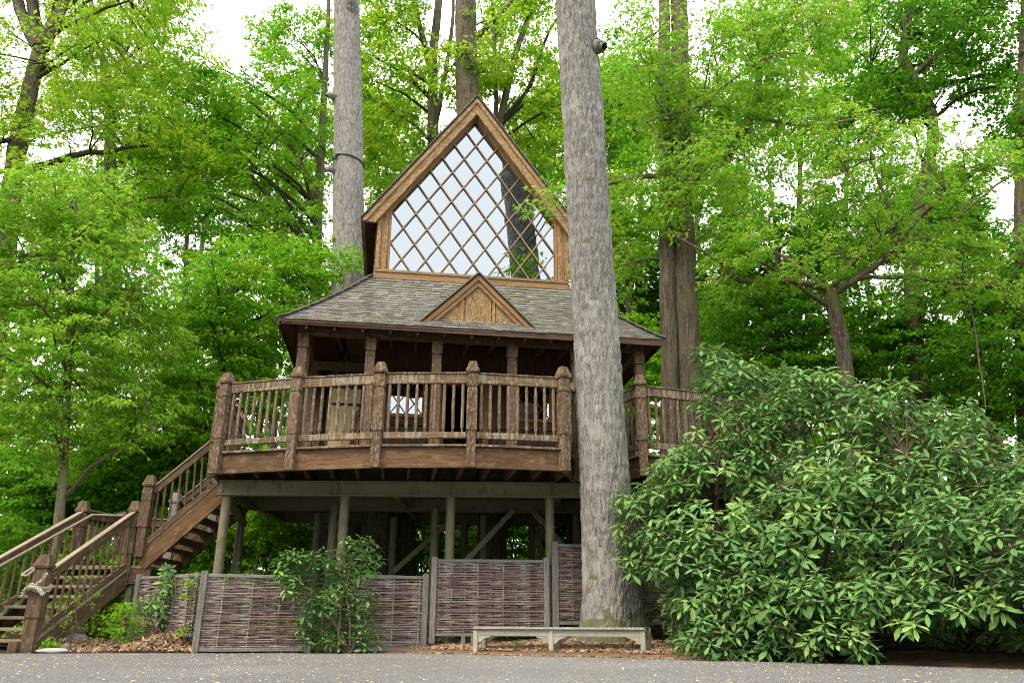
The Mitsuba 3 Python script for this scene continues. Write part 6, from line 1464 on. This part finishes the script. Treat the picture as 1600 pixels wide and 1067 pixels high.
cover('ground_cover', 'low green leafy ground cover on the slope under and behind the deck', 60000, (-16, 14), (15.6, 30), .085, .5, 'bright', 91)
cover('ground_cover', 'low green growth at the road edge beneath the stair', 1700, (-7.0, -5.6), (14.1, 16.5), .065, .4, 'bright', 92, keep=lambda x, y: ~((np.abs(x + 5.75) < .5) & (y < 14.9)))
cover('undergrowth', 'tall dim green undergrowth at the back of the wood', 30000, (-40, 40), (30, 44), .22, 2.2, 'mid', 93)

# single plants
def sprig(name, label, x, y, h, n, size, pal, seed, stem=True, spread=.2, bs='leaf'):
    rr = np.random.default_rng(seed)
    k = thing(name, label, 'plant')
    z = float(max(ground_z(x, y), 0))
    tb = Tubes()
    P = []
    for i in range(n):
        t = rr.uniform(.25, 1)
        a = rr.uniform(0, 6.28)
        P.append([x + spread * math.cos(a) * rr.uniform(.3, 1) * (1.2 - .5 * t), y + .6 * spread * math.sin(a), z + h * t])
    P = np.array(P)
    main = np.array([[x, y, z - .05], [x + .01, y, z + h * .4], [x - .02, y, z + h * .75], [x - .05, y, z + h]])
    if stem:
        tb.add(main, [.012, .010, .007, .004], 6)
        for p in P:
            i = min(3, max(1, int((p[2] - z) / h * 3.2)))
            tb.add(bend(main[i] - [0, 0, .08], p, rr, 4, .05, .1), np.linspace(.005, .003, 4), 3)
    V, F, C = spray_leaves(P, (P - [x, y, 0]) * [1, 1, 0] + 1e-5, rr, 9, .13, .09, size, PAL[pal], .2, .5)
    scene[f'{k}__leaves'] = mikit.ply((V, F), bs, False, color=C)
    tb.build(f'{k}__stem', 'twig_bark')


sprig('sapling', 'thin bare stemmed sapling with small pale leaves below the stair landing', -7.05, 13.65, 1.15, 26, .045, 'fresh', 51, spread=.42)
sprig('leafy_plant', 'bright green little plant at the road edge under the stairs', -6.92 - .32, 13.42, .16, 16, .075, 'fresh', 52, stem=False, spread=.14)
sprig('leafy_plant', 'light green twig hanging beside the top of the fence panel end', -5.35, 13.9, 1.25, 8, .085, 'bright', 53, spread=.14)
sprig('leafy_plant', 'tiny bright leaf sprig growing from the wood chips under the bench', .12, 14.3, .14, 4, .05, 'fresh', 54, spread=.05)
for i, (x, y, h, lb) in enumerate(((-6.45, 14.2, .7, 'green plant growing up the low left fence panel'), (-4.75, 15.5, 1.55, 'light green plant with soft leaves behind the fence near the left support post'), (-4.1, 15.9, 1.5, 'green plant peeping over the fence left of the small rhododendron'))):
    sprig('leafy_plant', lb, x, y, h, 34, .075, 'bright', 55 + i, spread=.4)
# ------------------------------------------------------------------ rhododendrons
LV = np.array([[0, 0, 0], [-.14, .36, .04], [0, .36, 0], [.14, .36, .04], [-.155, .70, .03], [0, .70, -.01], [.155, .70, .03], [0, 1.0, -.06]])
LF = np.array([[0, 2, 1], [0, 3, 2], [1, 2, 5], [1, 5, 4], [2, 3, 6], [2, 6, 5], [4, 5, 7], [5, 6, 7]])
RHO = np.array([[.16, .315, .105], [.19, .36, .118], [.125, .265, .085], [.23, .395, .115]])


def whorl(rr, count=9, size=.17, old=False):
    """one whorl of long leaves round a bud, axis +z"""
    a = np.arange(count) * 2.39996 + rr.uniform(0, 6)
    el = rr.uniform(-.22, .22, count) + np.linspace(.18, -.62, count)
    d = np.stack([np.cos(a) * np.cos(el), np.sin(a) * np.cos(el), np.sin(el)], 1)
    nn = np.stack([-np.cos(a) * np.sin(el), -np.sin(a) * np.sin(el), np.cos(el)], 1) + rr.normal(0, .12, (count, 3))
    b = d * .02 + np.stack([0 * a, 0 * a, np.linspace(.02, -.05, count)], 1)
    sz = size * rr.uniform(.75, 1.2, count)
    col = RHO[rr.integers(0, len(RHO))][None] * rr.uniform(.7, 1.3, (count, 1)) * rr.uniform(.92, 1.08, (count, 3))
    if rr.uniform() < .15:
        col[-1] = [.32, .13, .03] if rr.uniform() < .4 else [.30, .30, .07]
    V, F, C = leaves(b, d, nn, sz, col, LV, LF)
    # bud
    an = np.arange(5) * 2 * np.pi / 5
    bud = np.vstack([[[.011 * math.cos(t), .011 * math.sin(t), .01] for t in an], [[.013 * math.cos(t), .013 * math.sin(t), .03] for t in an], [[0, 0, .062]]])
    bf = np.array(sum([[[i, (i + 1) % 5, 5 + (i + 1) % 5], [i, 5 + (i + 1) % 5, 5 + i], [5 + i, 5 + (i + 1) % 5, 10]] for i in range(5)], []))
    bc = np.repeat([[.26, .29, .09] if rr.uniform() < .6 else [.36, .27, .12]], 11, 0)
    return np.vstack([V, bud]), np.vstack([F, bf + len(V)]), np.vstack([C, bc])


def frame(axis, spin):
    z = unit(axis)
    x = unit(np.cross([0.3, 1, 0.1], z))
    y = np.cross(z, x)
    c, s = math.cos(spin), math.sin(spin)
    M = np.eye(4)
    M[:3, 0], M[:3, 1], M[:3, 2] = x * c + y * s, -x * s + y * c, z
    return M


def rhododendron(label, blobs, roots, n, n_parts, size, seed, layers=(1.0, .86, .7), keep=None, bend_out=.42, thin=.66, bumps=0, near=(0, 0, .42)):
    rr = np.random.default_rng(seed)
    k = thing('rhododendron', label, 'shrub', None)
    kinds = [whorl(rr, int(rr.integers(7, 12)), size) for _ in range(14)]
    plys = {}
    pos, axes = [], []
    # single boughs that stand out of the mound
    add = []
    for b_ in blobs:
        for _ in range(bumps):
            d = rr.normal(0, 1, 3)
            d /= np.linalg.norm(d)
            add.append([*(b_[:3] + d * b_[3:6] * rr.uniform(.95, 1.12)), *(np.array([1, 1, .8]) * rr.uniform(.24, .5))])
    blobs = np.vstack([blobs, add]) if add else blobs
    area = np.array([(b_[3] * b_[4] + b_[4] * b_[5] + b_[3] * b_[5]) for b_ in blobs])
    for b_, sh in zip(blobs, area / area.sum()):
        for li, lay in enumerate(layers):
            m = int(n * sh * (1.0, .65, .3, .3)[li])
            d = rr.normal(0, 1, (m, 3))
            d /= np.linalg.norm(d, axis=1, keepdims=True)
            lump = 1 + .5 * (meshkit.fbm((d * b_[3:6] + b_[:3]) * 1.5, 2, 8)[:, None] - .5)
            p = b_[:3] + d * b_[3:6] * lay * lump * rr.uniform(.94, 1.05, (m, 1))
            pos.append(p)
            axes.append(d / np.array(b_[3:6]))
    p, ax = np.vstack(pos), np.vstack(axes)
    ax /= np.linalg.norm(ax, axis=1, keepdims=True)
    deep = np.zeros(len(p), bool)
    for b_ in blobs:
        deep |= (((p - b_[:3]) / b_[3:6]) ** 2).sum(1) < .36
    ok = ~deep & ((ax[:, 1] < .25) | (rr.uniform(0, 1, len(p)) < .33)) & (p[:, 2] > ground_z(p[:, 0], p[:, 1]) + .10) & (edge_dist(p[:, 0], p[:, 1]) > -.38)
    if keep is not None:
        ok &= keep(p)
    p, ax = p[ok], ax[ok]
    # thin out whorls that sit on one another
    from scipy.spatial import cKDTree
    order = rr.permutation(len(p))
    p, ax = p[order], ax[order]
    t_ = cKDTree(p)
    alive = np.ones(len(p), bool)
    for i in range(len(p)):
        if alive[i]:
            for j in t_.query_ball_point(p[i], size * thin):
                if j > i:
                    alive[j] = False
    p, ax = p[alive], ax[alive]
    axis = ax * [bend_out, bend_out, .35] + np.array([0, 0, .85]) + rr.normal(0, .22, ax.shape)
    dist = np.linalg.norm(p - near, axis=1)
    facing = (ax * (np.array(near) - p)).sum(1) / dist
    score = dist - 2.2 * facing
    first = set(np.argsort(score)[:n_parts].tolist())
    Vs, Fs, Cs, cnt = [], [], [], 0
    for i in range(len(p)):
        M = frame(axis[i], rr.uniform(0, 6.28))
        sc_ = rr.uniform(.82, 1.15)
        M[:3, :3] *= sc_
        M[:3, 3] = p[i]
        w = int(rr.integers(0, len(kinds)))
        if i in first:
            if w not in plys:
                plys[w] = mikit.ply(kinds[w][:2], 'glossy_leaf', False, color=kinds[w][2])
            scene[key(f'{k}__leaf_whorl')] = {**plys[w], 'to_world': T(M)}
        else:
            V, F, C = kinds[w]
            Vs.append(V @ M[:3, :3].T + M[:3, 3]), Fs.append(F + cnt), Cs.append(C)
            cnt += len(V)
    if Vs:
        scene[f'{k}__leaf_whorls'] = mikit.ply((np.vstack(Vs), np.vstack(Fs)), 'glossy_leaf', False, color=np.vstack(Cs))
        note(f'{k}__leaf_whorls', kind='stuff')
    # stems
    tb = Tubes()
    nodes = []
    tg = p[rr.permutation(len(p))[:max(8, len(p) // 40)]]
    roots = np.array(roots, float)
    for g in tg:
        r0 = roots[np.argmin(np.linalg.norm(roots[:, :2] - g[:2], axis=1) + rr.uniform(0, .8, len(roots)))]
        L = np.linalg.norm(g - r0)
        br = bend(r0, g, rr, 10, .12, .16)
        tb.add(br, np.linspace(.012 + .009 * L, .006, 10), 6)
        nodes.append(br[2:])
    nodes = np.vstack(nodes)
    dd, ix = cKDTree(nodes).query(p)
    for g, i_, d_ in zip(p, ix, dd):
        if d_ > .05 and rr.uniform() < .7:
            tb.add(bend(nodes[i_], g, rr, 4, -.10, .12), np.linspace(.008, .005, 4), 3)
    tb.build(f'{k}__stems', 'twig_bark')
    return k


def cave(q):
    x, y, z = q.T
    d = ((x - 5.4) / .75) ** 2 + ((z - .2) / .42) ** 2
    left = np.interp(z, [0, 1.1, 1.2, 2.4, 2.6, 3.0, 3.5, 4.6], [2.42, 2.42, 1.8, 1.65, 1.8, 2.45, 3.05, 3.3])
    gap = meshkit.fbm(q * 1.25, 2, 19)
    return (x > left) & (gap > .31) & ~((d < 1) & (y < 12.6)) & ~((((x - 4.35) / .30) ** 2 + ((z - 1.35) / .35) ** 2 < 1) & (y < 12.0))


BIG = np.array([[3.0, 13.15, 1.7, 1.25, 1.3, 1.55], [3.75, 13.6, 3.0, 1.35, 1.4, 1.75], [5.3, 13.2, 2.5, 1.6, 1.9, 1.75], [6.9, 12.0, 1.45, 1.7, 1.9, 1.45], [8.6, 11.0, 1.2, 1.6, 2.0, 1.4],
                [3.05, 12.5, .75, .75, .75, .75], [3.75, 12.1, .75, .95, .9, .9], [4.5, 12.2, 1.7, 1.2, 1.2, 1.0], [6.15, 10.5, .8, .75, .85, .8], [7.2, 9.9, .9, 1.0, 1.1, 1.0], [3.4, 11.95, .45, .7, .5, .5], [3.7, 11.75, .4, .8, .45, .45], [4.55, 11.05, .45, .62, .45, .5], [6.3, 9.75, .45, .5, .45, .5], [6.9, 9.1, .45, .6, .5, .5], [7.6, 8.5, .5, .6, .5, .6], [6.5, 9.9, 1.5, .7, .6, .5], [5.45, 10.6, 1.35, .75, .55, .40], [5.15, 10.6, .80, .5, .45, .28], [5.95, 10.15, .75, .5, .45, .28], [5.0, 14.2, 1.3, 2.0, 1.0, 1.5], [6.3, 12.4, 2.3, 1.4, 1.6, 1.45]])
rhododendron('huge rounded dark green rhododendron filling the right side beside the road', BIG, [(4.7, 12.9, 0), (5.3, 12.6, 0), (3.6, 13.0, 0), (6.6, 12.0, 0), (7.6, 11.2, 0)], 10500, 300, .185, 41, bumps=9, keep=cave)
SM = np.array([[-2.80, 13.75, .45, .62, .45, .50], [-3.05, 13.75, 1.15, .62, .42, .48], [-2.55, 13.75, 1.55, .36, .32, .40], [-2.25, 13.65, .65, .50, .40, .50], [-2.35, 13.7, .2, .45, .35, .25], [-3.55, 13.75, 1.35, .35, .3, .25]])
rhododendron('small open rhododendron growing in front of the woven fence', SM, [(-2.8, 13.9, 0), (-2.6, 13.85, 0)], 2200, 230, .165, 43, thin=.62, layers=(1.0, .6))
SS = np.array([[-5.95, 14.35, .95, .13, .12, .42], [-6.2, 14.35, .78, .16, .12, .10]])
rhododendron('young rhododendron with a single leafy stem by the low left fence', SS, [(-5.98, 14.4, 0)], 90, 30, .13, 44, layers=(1.0, .5), bend_out=1.0)
